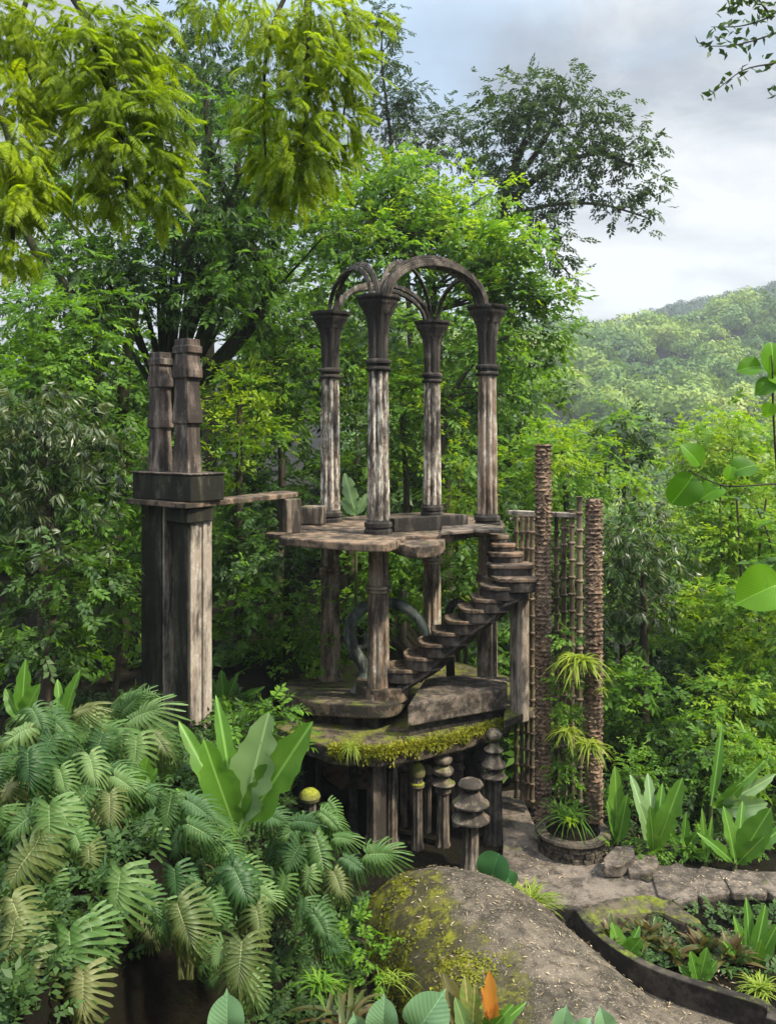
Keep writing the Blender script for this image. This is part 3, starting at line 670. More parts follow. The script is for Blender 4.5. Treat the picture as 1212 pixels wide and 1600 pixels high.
vs = [(pc.x + r * math.cos(2 * math.pi * i / n), pc.y + r * math.sin(2 * math.pi * i / n), z) for i in range(n) for r, z in ring]; k = len(ring)
fs = [(i * k + j, i * k + (j + 1) % k, ((i + 1) % n) * k + (j + 1) % k, ((i + 1) % n) * k + j) for i in range(n) for j in range(k)]
m.add(vs, fs).build('rim', M['rubble'], pl, smooth=True, angle=40)
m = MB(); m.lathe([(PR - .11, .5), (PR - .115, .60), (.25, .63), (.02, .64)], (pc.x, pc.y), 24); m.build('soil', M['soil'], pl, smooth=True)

# ------------------------------------------------------------------ PATHS, STEPS, CURBS, DOME
def pave(name, pix, z, th_, mat, label, cat, kind=None, bevel=.02):
    P = [atz(x, y, z) for x, y in pix]; m = MB(); c = sum(P, Vector()) / len(P)
    m.prism(wob([(p.x, p.y) for p in P], .012), z - th_, z); o = m.build(name, M[mat], None, bevel=bevel, origin=(c.x, c.y, z - th_))
    return set_props(o, label, cat, None, kind)
pave('path', [(780, 1236), (812, 1232), (836, 1290), (870, 1326), (950, 1322), (985, 1330), (1030, 1350), (1140, 1360), (1640, 1366), (1640, 1402), (1150, 1394), (1030, 1402), (975, 1404), (930, 1408), (880, 1422), (838, 1428), (800, 1408), (782, 1372), (786, 1320)], .40, .2, 'path', 'brown stone paving', 'path', 'structure')
pave('path_slab', [(820, 1380), (880, 1372), (944, 1368), (1000, 1362), (1090, 1372), (1085, 1396), (1020, 1410), (920, 1412), (860, 1420)], .43, .2, 'path', 'broad brown path slab with ragged edge between the planter and the mossy wall', 'paving slab')
pave('hexagonal_step', [(942, 1340), (962, 1322), (988, 1320), (990, 1336), (970, 1352), (944, 1352)], .60, .16, 'path', 'higher hexagonal stone step right beside the round planter', 'stone step')
pave('hexagonal_step', [(978, 1348), (994, 1334), (1024, 1336), (1030, 1350), (1012, 1364), (982, 1364)], .52, .16, 'path', 'lower rounded stone step right of the hexagonal step', 'stone step')
pave('step_plinth', [(946, 1356), (972, 1362), (1012, 1376), (1024, 1366), (1000, 1350), (960, 1346)], .46, .2, 'curb', 'dark stone base carrying the two hexagonal steps', 'stone base')
fl = [([(1020, 1366), (1060, 1350), (1092, 1368), (1090, 1400), (1060, 1408), (1030, 1396)], 'leftmost flagstone of the raised walk, beside the lower rounded step'),
      ([(1078, 1376), (1094, 1356), (1136, 1362), (1146, 1384), (1136, 1394), (1092, 1400)], 'second flagstone of the raised walk, with a jagged edge'),
      ([(1128, 1372), (1146, 1360), (1186, 1364), (1196, 1380), (1188, 1394), (1142, 1394)], 'third flagstone of the raised walk, below the drooping leaves'),
      ([(1180, 1380), (1196, 1366), (1250, 1366), (1262, 1392), (1200, 1398)], 'last flagstone of the raised walk, cut by the picture edge')]
for i, (q, lb) in enumerate(fl): pave('flagstone', [((x - 1090) * 1.06 + 1090, (y - 1382) * 1.12 + 1382) for x, y in q], .47 - .02 * (i % 2) + .006 * i, .10, 'path', lb, 'flagstone')
m = MB(); q = [atz(1040, 1408, .42), atz(1090, 1404, .42), atz(1146, 1400, .42), atz(1640, 1408, .42)]
m.prism([(p.x, p.y) for p in q] + [(p.x, p.y + .25) for p in reversed(q)], .0, .40)
set_props(m.build('retaining_wall', M['curb'], None, bevel=.02, origin=(q[1].x, q[1].y, 0)), 'low dark retaining wall under the flagstone walk', 'wall')
m = MB(); q = [atz(908, 1420, .48), atz(950, 1402, .48), atz(1010, 1396, .48), atz(1050, 1406, .48), atz(1098, 1440, .44), atz(1080, 1446, .44), atz(1030, 1424, .46), atz(960, 1430, .46), atz(930, 1446, .46)]
m.prism([(p.x, p.y) for p in q], .05, [p.z for p in q])
set_props(m.build('mossy_wall', M['mossy'], None, bevel=.04, origin=(q[2].x, q[2].y, .1)), 'moss-topped low stone wall curving round the planting bed', 'wall')
# trough curb
cp = [(846, 1446), (838, 1428), (868, 1420), (898, 1421), (916, 1446), (948, 1474), (1000, 1506), (1060, 1530), (1130, 1552), (1192, 1572), (1196, 1590)]
P = [atz(x, y, .60) for x, y in cp]; P = [Vector((p.x, p.y, p.z)) for p in P]
Pm = smooth_path(P[1:4], 3)[:-1] + smooth_path(P[3:], 4)
m = MB(); L_, R2 = [], []
for i, p in enumerate(Pm):
    d = (Pm[min(i + 1, len(Pm) - 1)] - Pm[max(i - 1, 0)]).normalized(); n_ = Vector((-d.y, d.x, 0)); L_.append(p + n_ * .10); R2.append(p)
vs = []; 
for a, b in zip(R2, L_): vs += [(a.x, a.y, .05), (a.x, a.y, .60), (b.x, b.y, .60), (b.x, b.y, .05)]
n = len(Pm); fs = [(j * 4 + i, j * 4 + (i + 1) % 4, j * 4 + 4 + (i + 1) % 4, j * 4 + 4 + i) for j in range(n - 1) for i in range(4)] + [(0, 1, 2, 3), tuple((n - 1) * 4 + i for i in range(4))]
m.add(vs, fs); o = m.build('trough_curb', M['curb'], None, bevel=.012, origin=(P[5].x, P[5].y, .1))
set_props(o, 'dark curving concrete curb edging the leaf-strewn trough', 'curb')
pave('trough_floor', [(850, 1448), (900, 1432), (930, 1470), (1010, 1530), (1100, 1562), (1190, 1590), (1250, 1680), (1020, 1700), (960, 1560)], .34, .1, 'dome', 'leaf-strewn floor of the trough between the humped vault and the curb', 'path', 'structure')
# humped vault
def dome_fn(t, a):
    """t 0..1 back to front along the axis, a -1..1 across"""
    y = 10.35 - 4.6 * t
    cx = .38 + (10.35 - y) * .46
    end = math.sqrt(max(0, 1 - (1 - min(1, t / .24)) ** 2))
    wdt = (1.05 + .36 * t) * (.12 + .88 * end)
    h = (1.12 - .38 * t) * (.0 + 1.0 * end ** .8)
    c = math.cos(a * math.pi / 2); s_ = math.sin(a * math.pi / 2)
    zz = .15 + h * (abs(c) ** .80)
    bump = .012 * math.sin(t * 31 + a * 7) * math.cos(a * 11 - t * 13)
    return Vector((cx + wdt * s_, y, zz + bump))
nt_, na_ = 70, 48
vs = [dome_fn(i / nt_, -1 + 2 * j / na_) for i in range(nt_ + 1) for j in range(na_ + 1)]
fs = [(i * (na_ + 1) + j, (i + 1) * (na_ + 1) + j, (i + 1) * (na_ + 1) + j + 1, i * (na_ + 1) + j + 1) for i in range(nt_) for j in range(na_)]
m = MB().add(vs, fs); o = m.build('humped_vault', M['dome'], None, smooth=True, angle=80, origin=(1.3, 8.6, .2))
set_props(o, 'big humped concrete vault with mossy left flank sloping down to the front', 'concrete vault')
# ================================================================== FOLIAGE
def unit(a): return a / np.maximum(np.linalg.norm(a, axis=-1, keepdims=True), 1e-9)
def leaf_quads(B, D, N, L, W, fold=.12, droop=.1, wpos=.42):
    D = unit(D); S = unit(np.cross(N, D)); N2 = np.cross(D, S); L = L[:, None]; W = W[:, None]
    a = B; b = B + D * L * wpos + S * W / 2 + N2 * W * fold; c = B + D * L - N2 * L * droop; d = B + D * L * wpos - S * W / 2 + N2 * W * fold
    return np.stack([a, b, c, d], 1).reshape(-1, 3)
def make_template(kind, seed):
    rs = np.random.RandomState(seed); B, D, N, L, W = [], [], [], [], []
    up = np.array([0, 0, 1.])
    def add(b, d, n, l, w): B.append(b); D.append(d); N.append(n); L.append(l); W.append(w)
    if kind == 'broad':
        for i in range(10):
            t = .12 + .88 * i / 9; s = 1 if i % 2 else -1; a = R(rs.uniform(35, 75)) * s if i < 9 else 0
            add([t, 0, -.12 * t * t], [math.cos(a), math.sin(a), rs.uniform(-.45, .2)], up + rs.normal(0, .25, 3), rs.uniform(.34, .5), rs.uniform(.17, .25))
    elif kind == 'droop':
        for i in range(11):
            t = .25 + .75 * rs.rand(); a = rs.uniform(0, 6.28)
            add([t, 0, -.1 * t], [.55 * math.cos(a) + .35, .7 * math.sin(a), rs.uniform(-1.1, -.25)], up + rs.normal(0, .35, 3), rs.uniform(.42, .62), rs.uniform(.10, .15))
    elif kind == 'pinnate':
        n = 17
        for i in range(n):
            t = .12 + .88 * i / (n - 1)
            for s in (-1, 1):
                a = R(rs.uniform(50, 68)) * s; l = .30 * math.sin(math.pi * (.15 + .8 * t)) + .05
                add([t, 0, -.30 * t * t], [math.cos(a), math.sin(a), -.25 - .3 * t], up + rs.normal(0, .15, 3), l, l * .20)
    elif kind == 'layer':                                   # flat horizontal plates of small leaves
        for i in range(14):
            a = rs.uniform(-1.2, 1.2); r = rs.uniform(.2, 1)
            add([r * math.cos(a), r * math.sin(a) * .7, rs.normal(0, .05)], [rs.uniform(.2, 1), rs.uniform(-.9, .9), rs.uniform(-.3, .15)], up + rs.normal(0, .2, 3), rs.uniform(.24, .36), rs.uniform(.12, .18))
    elif kind == 'clump':                                   # a far crown: leaf-mass chips over a lumpy dome
        for i in range(900):
            v = rs.normal(0, 1, 3); v[2] = abs(v[2]) * 1.0 - .25; v = v / np.linalg.norm(v)
            r = (.72 + .28 * math.sin(5 * v[0] + seed) * math.cos(4 * v[1] - seed) + rs.uniform(-.12, .10))
            dd = rs.normal(0, 1, 3); dd -= v * dd.dot(v); add(v * r * [1, 1, .75], dd + v * rs.normal(0, .35), v + rs.normal(0, .22, 3), rs.uniform(.10, .19), rs.uniform(.07, .13))
    elif kind == 'strap':                                   # rosette of strap leaves pieces
        for i in range(14):
            a = rs.uniform(0, 6.28)
            add([0, 0, 0], [math.cos(a), math.sin(a), rs.uniform(-.2, .9)], up, rs.uniform(.6, 1), .10)
    B, D, N, L, W = map(np.array, (B, D, N, L, W))
    return leaf_quads(B.astype(float), D.astype(float), N.astype(float), L, W)
TPL = {}
def scatter(kind, P, D, S, rs, upj=.25):
    if kind not in TPL: TPL[kind] = [make_template(kind, 3 + 7 * i) for i in range(5)]
    P = np.asarray(P, float); X = unit(np.asarray(D, float)); up = np.array([0, 0, 1.]) + rs.normal(0, upj, (len(P), 3))
    Y = unit(np.cross(up, X)); Z = np.cross(X, Y); var = rs.randint(0, 5, len(P)); out = []
    S = np.asarray(S, float)
    for k in range(5):
        i = np.where(var == k)[0]
        if not len(i): continue
        T = TPL[kind][k]
        V = (P[i][:, None, :] + S[i][:, None, None] * (T[None, :, 0:1] * X[i][:, None, :] + T[None, :, 1:2] * Y[i][:, None, :] + T[None, :, 2:3] * Z[i][:, None, :]))
        out.append(V.reshape(-1, 3))
    return np.concatenate(out)
def leaf_object(name, Vs, mat, parent=None, origin=None):
    V = np.concatenate(Vs) if isinstance(Vs, list) else Vs
    Q = np.arange(len(V), dtype=np.int32).reshape(-1, 4)
    return link_mesh(name, np_mesh(name, V, Q), M[mat], parent, origin)
def clump_points(c, rad, n, rs, up=.25, sub=9, spread=.34):
    """spray bases and directions over a lumpy ellipsoid: sub-lumps on the shell, sprays round each"""
    rad = np.asarray(rad, float); k = max(3, sub)
    s = rs.normal(0, 1, (k, 3)); s[:, 2] += up; s = unit(s) * rs.uniform(.55, 1.0, (k, 1))
    idx = rs.randint(0, k, n); off = rs.normal(0, spread, (n, 3)); off[:, 2] *= .62
    p = s[idx] + off; d = unit(off + .35 * p + rs.normal(0, .15, (n, 3)))
    return np.asarray(c) + p * rad, d
DENS = 3.3
def crown(clumps, kind, size, dens, rs, droop=.25, sub=9, flat=.75, jit=.28):
    P, D, S = [], [], []
    for q in clumps:
        px, py, d, r = q[:4]; c = at(px, py, d); r = r * d / F
        n = max(8, int(dens * DENS * 12.5 * r * r / (size / .34) ** 2 * 1.0))
        p, dr = clump_points((c.x, c.y, c.z), (r, r, r * flat), n, rs, sub=sub)
        dr[:, 2] -= droop; P.append(p); D.append(dr); S.append(size * rs.uniform(1 - jit, 1 + jit, n))
    return scatter(kind, np.concatenate(P), np.concatenate(D), np.concatenate(S), rs)
def fill(boxes, rs, n, rr):
    """clump list filling photo-space boxes (x0, y0, x1, y1, d0, d1) with n clumps of rr = (min, max) pixel radius"""
    out = []
    A = [(b[2] - b[0]) * (b[3] - b[1]) for b in boxes]
    for b, a in zip(boxes, A):
        for _ in range(max(1, int(round(n * a / sum(A))))):
            out.append((rs.uniform(b[0], b[2]), rs.uniform(b[1], b[3]), rs.uniform(b[4], b[5]), rs.uniform(*rr)))
    return out
def blob(cx, cy, rx, ry, d0, d1, n, rr, rs):
    out = []
    for i in range(n):
        a = rs.uniform(0, 6.283); q = math.sqrt(rs.uniform(0, 1)) * .9
        out.append((cx + rx * q * math.cos(a), cy + ry * q * math.sin(a), rs.uniform(d0, d1), rs.uniform(*rr)))
    return out
FINE = .76
def tree(name, label, clumps, kind, mat, size, dens, trunk=None, r0=.12, cat='tree', group=None, droop=.25, limb=True, bark='bark', seed=1, flat=.75, sub=9, extra=None):
    rs = np.random.RandomState(seed); size *= FINE if size > .2 else 1; dens *= .92
    cs = [at(*q[:3]) for q in clumps]; mean = sum(cs, Vector()) / len(cs)
    if trunk is None:
        zg = hz(mean.x, mean.y); base = Vector((mean.x, mean.y, zg)); top = mean + Vector((0, 0, .2))
        T = smooth_path([base, base.lerp(top, .5) + Vector((rs.uniform(-.15, .15), 0, 0)), top], 4)
    else:
        tr = [at(*q) for q in trunk]; zg = hz(tr[0].x, tr[0].y)
        if tr[0].z > zg + .1: tr = [Vector((tr[0].x, tr[0].y, zg - .1))] + tr
        T = smooth_path(tr, 5)
    base = T[0]
    g = thing(name, label, cat, base, group)
    m = MB(); m.tube(T, lerp_list(r0, r0 * .35, len(T)), n=9, jit=.08)
    if limb:
        for c in cs:
            if len(cs) > 12 and rs.rand() < .6: continue
            k = min(range(len(T)), key=lambda i: (T[i] - c).length + .6 * max(0, T[i].z - c.z)); k = min(max(k, len(T) // 3), len(T) - 1)
            if (T[k] - c).length < .15: continue
            md = T[k].lerp(c, .5) + Vector((rs.uniform(-.1, .1), rs.uniform(-.1, .1), .12)) * (c - T[k]).length * .5
            rr = max(.012, r0 * .30 * (1 - .4 * k / len(T))); pts = smooth_path([T[k], md, c], 3)
            m.tube(pts, lerp_list(rr, rr * .3, len(pts)), n=5)
    for ex in (extra or []):
        pts = smooth_path([at(*q) for q in ex[0]], 5); m.tube(pts, lerp_list(ex[1], ex[2], len(pts)), n=8, jit=.08)
    m.build('trunk', M[bark], g, smooth=True, angle=70, recalc=False)
    kinds = kind if isinstance(kind, list) else [(kind, mat, 1.0)]
    for kd, mt, share in kinds:
        sel = [q for q in clumps if rs.rand() < share] or clumps[:1]
        leaf_object('crown', crown(sel, kd, size, dens, rs, droop=droop, flat=flat, sub=sub), mt, g)
    return g
RB = lambda s: np.random.RandomState(s)

# ---------------- overhanging yellow-green canopy, upper left (near)
def feathery(label, clumps, limbs, root, seed, dens=6.2, size=.20):
    rs = RB(seed); g = thing('feathery_tree', label, 'tree', at(*root))
    m = MB()
    for pts, r in limbs:
        p = smooth_path([at(*q) for q in pts], 5); m.tube(p, lerp_list(r, r * .3, len(p)), n=8, jit=.06)
    m.build('branch', M['bark_moss'], g, smooth=True, angle=70, recalc=False)
    P, D, S = [], [], []
    for px, py, d, r in clumps:
        c = at(px, py, d); r = r * d / F; n = int(dens * 46 * r * r / (size / .34) ** 2) + 12
        p, dr = clump_points((c.x, c.y, c.z), (r * .8, r * .8, r), n, rs, up=0, sub=7, spread=.36)
        dr = unit(dr * .8 + np.array([.15, -.1, -.55])); P.append(p); D.append(dr); S.append(size * rs.uniform(.7, 1.25, n))
    leaf_object('crown', scatter('pinnate', np.concatenate(P), np.concatenate(D), np.concatenate(S), rs, .35), 'yellow', g)
    return g
rs = RB(21)
A_ = [(30, 30, 6.9, 75), (95, 60, 6.8, 80), (165, 40, 6.9, 75), (215, 90, 6.7, 62), (150, 120, 6.6, 75), (70, 140, 6.7, 50), (190, 165, 6.5, 66), (235, 175, 6.5, 50), (260, 215, 6.5, 38), (150, 205, 6.5, 55), (215, 240, 6.4, 52), (260, 270, 6.4, 30), (140, 255, 6.5, 42), (190, 300, 6.4, 40), (245, 315, 6.4, 26), (235, 40, 7.0, 25), (130, 300, 6.5, 26)]
B_ = [(15, 150, 6.4, 55), (10, 210, 6.3, 55), (35, 250, 6.2, 45), (30, 300, 6.2, 48), (15, 350, 6.2, 40), (60, 300, 6.2, 25), (20, 395, 6.2, 24)]
C_ = [(420, 10, 7.2, 55), (485, 20, 7.1, 70), (545, 40, 7.2, 45), (430, 100, 7.0, 50), (490, 110, 6.9, 65), (540, 120, 7.0, 45), (410, 165, 7.0, 40), (470, 190, 6.8, 60), (530, 200, 6.9, 45), (420, 235, 6.9, 36), (480, 255, 6.8, 46), (520, 260, 6.9, 24), (420, 290, 6.9, 26), (465, 305, 6.9, 28), (330, 5, 7.2, 30)]
feathery('overhanging yellow-green feathery branch spreading across the upper left sky', A_, [([(-140, -140, 7.6), (60, -60, 7.2), (130, 20, 6.9), (155, 90, 6.7), (185, 200, 6.6), (200, 300, 6.5)], .05), ([(60, -60, 7.2), (30, 60, 6.8), (60, 150, 6.7)], .025), ([(155, 90, 6.7), (235, 160, 6.6), (260, 260, 6.5)], .02)], (-140, -140, 7.6), 31)
feathery('yellow-green feathery foliage hanging at the left edge below the largest branch', B_, [([(-180, -40, 7.0), (-60, 80, 6.6), (10, 200, 6.3), (20, 330, 6.2), (20, 400, 6.2)], .04)], (-180, -40, 7.0), 32)
feathery('dense yellow-green feathery bough hanging above the pavilion arches', C_, [([(560, -260, 8.0), (500, -100, 7.4), (480, 20, 7.1), (480, 150, 6.9), (470, 290, 6.9)], .05), ([(500, -100, 7.4), (545, 50, 7.2), (535, 200, 6.9)], .025), ([(500, -100, 7.4), (420, 60, 7.0), (415, 280, 6.9)], .025)], (560, -260, 8.0), 33)

# ---------------- big trees behind
tree('moss_hung_tree', 'huge dark tree with mossy forked limbs rising behind the twin tower',
     blob(330, 280, 120, 150, 15, 18, 30, (45, 75), RB(1)) + blob(240, 420, 180, 90, 14.5, 18, 22, (45, 70), RB(2)) + blob(430, 420, 110, 90, 15.5, 18, 14, (40, 65), RB(3)) + blob(60, 330, 90, 80, 15, 18, 8, (40, 60), RB(33)),
     [('broad', 'mid', .75), ('droop', 'dark', .5)], 'mid', .38, 1.5, [(255, 1000, 17), (258, 800, 17), (262, 640, 17)], .30, bark='bark_moss', seed=4,
     extra=[([(262, 640, 17), (330, 500, 16.6), (300, 430, 16.3), (240, 300, 16)], .15, .06), ([(262, 650, 17), (400, 500, 16.6), (415, 430, 16.4), (378, 350, 16.2), (370, 210, 16.2)], .14, .06), ([(378, 350, 16.2), (330, 240, 16), (320, 120, 16)], .08, .04), ([(330, 500, 16.6), (290, 400, 16), (330, 330, 15.8)], .10, .05)])
tree('ivy_clad_tree', 'slim ivy-clad double trunk with a thin leaning limb left of the twin tower',
     blob(110, 480, 110, 90, 14, 16.5, 14, (38, 60), RB(5)) + blob(160, 600, 50, 90, 14.5, 15.5, 8, (30, 42), RB(6)),
     [('broad', 'mid', .8), ('droop', 'dark', .5)], 'mid', .36, 1.0, [(158, 1000, 15), (156, 760, 15), (152, 620, 15), (150, 520, 15)], .17, bark='bark_moss', seed=6,
     extra=[([(150, 520, 15), (95, 440, 15), (55, 390, 15), (25, 320, 15)], .12, .05), ([(190, 1000, 15.4), (190, 700, 15.4), (198, 560, 15.3), (215, 470, 15.2)], .15, .07)])
tree('dark_tree', 'tall blue-green tree filling the gap between the two yellow-green boughs',
     blob(320, 110, 90, 110, 19, 22, 20, (40, 62), RB(8)), 'droop', 'dark', .45, 1.7, [(330, 900, 21), (325, 500, 21), (320, 150, 21)], .25, seed=9)
tree('umbrella_tree', 'towering dark tree with a wide flat-topped umbrella crown against the clouds',
     [(800, 150, 28, 45), (850, 130, 28, 48), (900, 150, 28, 45), (780, 190, 28, 40), (830, 190, 27.5, 52), (885, 190, 28, 50), (940, 190, 28, 40), (975, 215, 28, 38), (1000, 250, 28, 34), (1020, 280, 28, 24), (960, 255, 28, 42), (900, 245, 28, 48), (845, 245, 27.5, 48), (800, 260, 28, 40), (870, 290, 28, 36), (930, 300, 28, 34), (985, 300, 28, 28), (1010, 330, 28, 20), (960, 335, 28, 20), (1000, 355, 28, 14),
      (770, 300, 28, 38), (820, 320, 28, 40), (850, 350, 28, 40), (870, 390, 28, 30), (890, 430, 28, 22), (840, 400, 28, 30), (760, 240, 28, 30)],
     'broad', 'umbrella', .46, 2.9, [(760, 760, 29), (770, 560, 29), (775, 400, 28.5), (790, 300, 28), (820, 220, 28)], .30, seed=11, flat=.72, limb=False, sub=12,
     extra=[([(782, 330, 28.3), (850, 270, 28), (930, 240, 28), (990, 260, 28)], .13, .04), ([(790, 300, 28), (850, 220, 28), (880, 150, 28)], .12, .04), ([(780, 345, 28.3), (860, 320, 28), (940, 320, 28), (1010, 340, 28)], .08, .025), ([(776, 400, 28.5), (840, 380, 28), (890, 430, 28)], .07, .025)])
tree('wispy_tree', 'sparse dark-leaved tree with thin bare twigs just left of the umbrella crown',
     [(640, 150, 30, 34), (620, 200, 30, 40), (660, 200, 30, 40), (700, 190, 30, 34), (600, 60, 30, 22), (598, 120, 30, 24), (720, 220, 30, 30), (640, 250, 30, 36), (690, 250, 30, 36), (600, 250, 30, 30), (740, 200, 30, 26), (590, 20, 30, 28), (606, 40, 30, 24), (592, 90, 30, 28), (610, 160, 30, 30), (590, 200, 30, 30), (585, 150, 30, 26)],
     'broad', 'umbrella', .36, 2.6, [(650, 900, 31), (640, 500, 31), (625, 360, 30), (618, 280, 30)], .16, seed=12, limb=False,
     extra=[([(618, 290, 30), (606, 180, 30), (596, 90, 30), (600, 20, 30)], .07, .02), ([(620, 330, 30), (660, 250, 30), (690, 190, 30)], .06, .02), ([(625, 350, 30), (570, 270, 30), (555, 230, 30)], .05, .02), ([(640, 480, 31), (590, 350, 30), (540, 290, 30)], .06, .02)])
tree('layered_tree', 'bright green tree with flat layered sprays rising right behind the arches',
     blob(640, 320, 150, 80, 19, 22, 44, (34, 52), RB(14)) + blob(720, 400, 120, 80, 18.5, 21, 20, (34, 52), RB(15)) + blob(800, 430, 70, 70, 18, 20, 12, (30, 46), RB(16)) + blob(540, 400, 70, 70, 19, 21, 10, (34, 50), RB(17)),
     [('layer', 'bright', .9), ('layer', 'lime', .4), ('broad', 'mid', .5)], 'bright', .62, 1.3, [(700, 1000, 20.5), (695, 760, 20.5), (685, 560, 20), (670, 380, 20)], .2, seed=18, flat=.5, droop=.15)
tree('side_tree', 'mid-green leaning tree whose drooping tips hang beside the right column',
     blob(800, 560, 60, 80, 18, 20, 14, (30, 48), RB(19)) + blob(830, 500, 45, 60, 18, 19.5, 8, (28, 42), RB(20)), [('layer', 'mid', 1.0), ('layer', 'bright', .3)], 'mid', .55, .95,
     [(690, 900, 19), (690, 680, 19), (705, 620, 19), (745, 560, 18.8), (800, 520, 18.6)], .10, seed=21, flat=.55)
# ---------------- left forest wall
tree('bright_tree', 'bushy mid-green tree at the left edge below the hanging foliage', blob(60, 550, 90, 80, 12.5, 14, 18, (40, 62), RB(22)), [('broad', 'mid', .8), ('broad', 'bright', .4)], 'mid', .34, 1.2, seed=23)
tree('mango_tree', 'dense shrubby tree of drooping grey-green leaves at the left edge', blob(75, 740, 110, 130, 10.8, 12.4, 34, (40, 62), RB(24)), [('droop', 'grey', .9), ('droop', 'dark', .6)], 'grey', .34, 1.15, seed=25, r0=.09)
tree('glossy_shrub', 'glossy dark-leaved shrub low at the left edge above the split-leaf plants', blob(60, 930, 90, 110, 10.2, 11.4, 22, (36, 56), RB(26)), [('broad', 'dark', .8), ('broad', 'mid', .5)], 'dark', .30, 1.15, cat='shrub', seed=27, r0=.05)
tree('leafy_shrub', 'lighter green shrub between the left-edge thicket and the twin tower', blob(175, 900, 60, 150, 11.6, 13, 22, (34, 52), RB(28)), [('broad', 'mid', .9), ('droop', 'bright', .3)], 'mid', .30, 1.15, cat='shrub', seed=29, r0=.05)
tree('leafy_tree', 'mid-green tree directly behind the stepped finials', blob(200, 700, 70, 100, 14, 15.4, 16, (36, 55), RB(30)), [('broad', 'mid', 1), ('broad', 'dark', .4)], 'mid', .34, 1.1, seed=31)
# ---------------- behind the bridge and pavilion
tree('lime_tree', 'sunny lime-green young tree just right of the stepped finials', blob(365, 660, 60, 80, 14.8, 16, 18, (30, 44), RB(34)), [('layer', 'lime', .9), ('layer', 'bright', .6)], 'lime', .45, 1.1, seed=35)
tree('broadleaf_tree', 'leafy green tree filling the space between the finials and left column', blob(430, 580, 90, 110, 16.5, 18.5, 24, (36, 56), RB(36)), [('broad', 'mid', .9), ('layer', 'bright', .35), ('droop', 'dark', .3)], 'mid', .40, 1.1, seed=37)
tree('dark_shrub', 'dark green shrub in shade under the footbridge', blob(400, 850, 80, 80, 14.6, 16.5, 18, (34, 52), RB(38)), [('broad', 'dark', .9), ('broad', 'mid', .6)], 'dark', .34, 1.15, cat='shrub', seed=39, r0=.06)
tree('bright_shrub', 'bright green bushy shrub low between the tower and lower columns', blob(410, 985, 90, 70, 13.8, 15.4, 20, (30, 48), RB(40)), [('layer', 'bright', .9), ('broad', 'mid', .7)], 'bright', .36, 1.15, cat='shrub', seed=41, r0=.05)
tree('vine_draped_stump', 'black vine-draped dead trunk under the left end of the deck', blob(452, 900, 20, 60, 14.2, 14.8, 7, (18, 26), RB(42)), 'droop', 'dark', .28, 1.3, [(455, 1010, 14.6), (452, 900, 14.6), (450, 850, 14.6)], .16, bark='bark_moss', seed=43)
tree('column_backdrop_tree', 'light green tree seen between the front and rear upper columns', blob(620, 620, 90, 110, 18.5, 20.5, 24, (34, 54), RB(44)), [('layer', 'lime', .5), ('layer', 'bright', .7), ('broad', 'mid', .6)], 'bright', .45, 1.05, seed=45)
tree('shade_tree', 'dark small-leaved tree behind the gap between left and front columns', blob(545, 720, 50, 90, 17.5, 19, 12, (30, 46), RB(46)), [('broad', 'dark', .9), ('broad', 'mid', .5)], 'dark', .40, 1.1, seed=47)
tree('sunny_shrub', 'yellow-green shrub behind the deck between rear and right columns', blob(715, 720, 60, 90, 17, 19, 16, (30, 48), RB(48)), [('layer', 'lime', .7), ('broad', 'mid', .6)], 'lime', .42, 1.05, cat='shrub', seed=49, r0=.06)
tree('underdeck_shrub', 'bright leafy shrub seen through the lower columns behind the scroll sculpture', blob(610, 900, 70, 70, 16.5, 18, 16, (30, 46), RB(50)), [('broad', 'bright', .7), ('broad', 'mid', .8)], 'bright', .38, 1.1, cat='shrub', seed=51, r0=.05)
tree('underdeck_bush', 'pale green bush seen under the deck left of the stair top', blob(720, 890, 50, 60, 16.5, 18, 12, (28, 42), RB(52)), [('layer', 'lime', .6), ('broad', 'mid', .8)], 'lime', .38, 1.1, cat='shrub', seed=53, r0=.05)
tree('low_bush', 'low green bush on the bank left of the lower platform', blob(510, 1000, 45, 55, 15, 16.5, 10, (26, 40), RB(54)), [('broad', 'mid', .9), ('broad', 'bright', .4)], 'mid', .34, 1.1, cat='shrub', seed=55, r0=.04)
# ---------------- right side
tree('round_tree', 'round-crowned grey-green tree standing before the hazy hillside', blob(975, 700, 75, 60, 24, 27, 22, (30, 46), RB(56)), [('broad', 'bright', .5), ('broad', 'umbrella', .8)], 'bright', .55, 1.05, seed=57)
tree('tulip_tree', 'bright green tree whose crown spreads above the rough knobbly columns', blob(880, 730, 80, 55, 15.8, 17.4, 20, (28, 44), RB(58)), [('layer', 'lime', .8), ('broad', 'bright', .7)], 'lime', .42, 1.1, seed=59)
tree('screen_tree', 'shady green tree directly behind the thin segmented posts', blob(880, 880, 60, 110, 15.2, 16.6, 22, (28, 44), RB(60)), [('broad', 'mid', .9), ('broad', 'dark', .7)], 'mid', .38, 1.1, seed=61)
tree('drooping_tree', 'dark tree with drooping dull leaves right of the shorter rough column', blob(1000, 880, 60, 100, 14.5, 16, 34, (28, 46), RB(62)), [('droop', 'grey', .8), ('droop', 'dark', .8)], 'grey', .38, 1.1, seed=63)
tree('yellow_tree', 'sunlit yellow-green tree at the right edge under the round-leaved twig', blob(1150, 720, 95, 75, 19, 22, 40, (30, 46), RB(64)), [('layer', 'lime', .95), ('broad', 'bright', .5)], 'lime', .5, 1.1, seed=65)
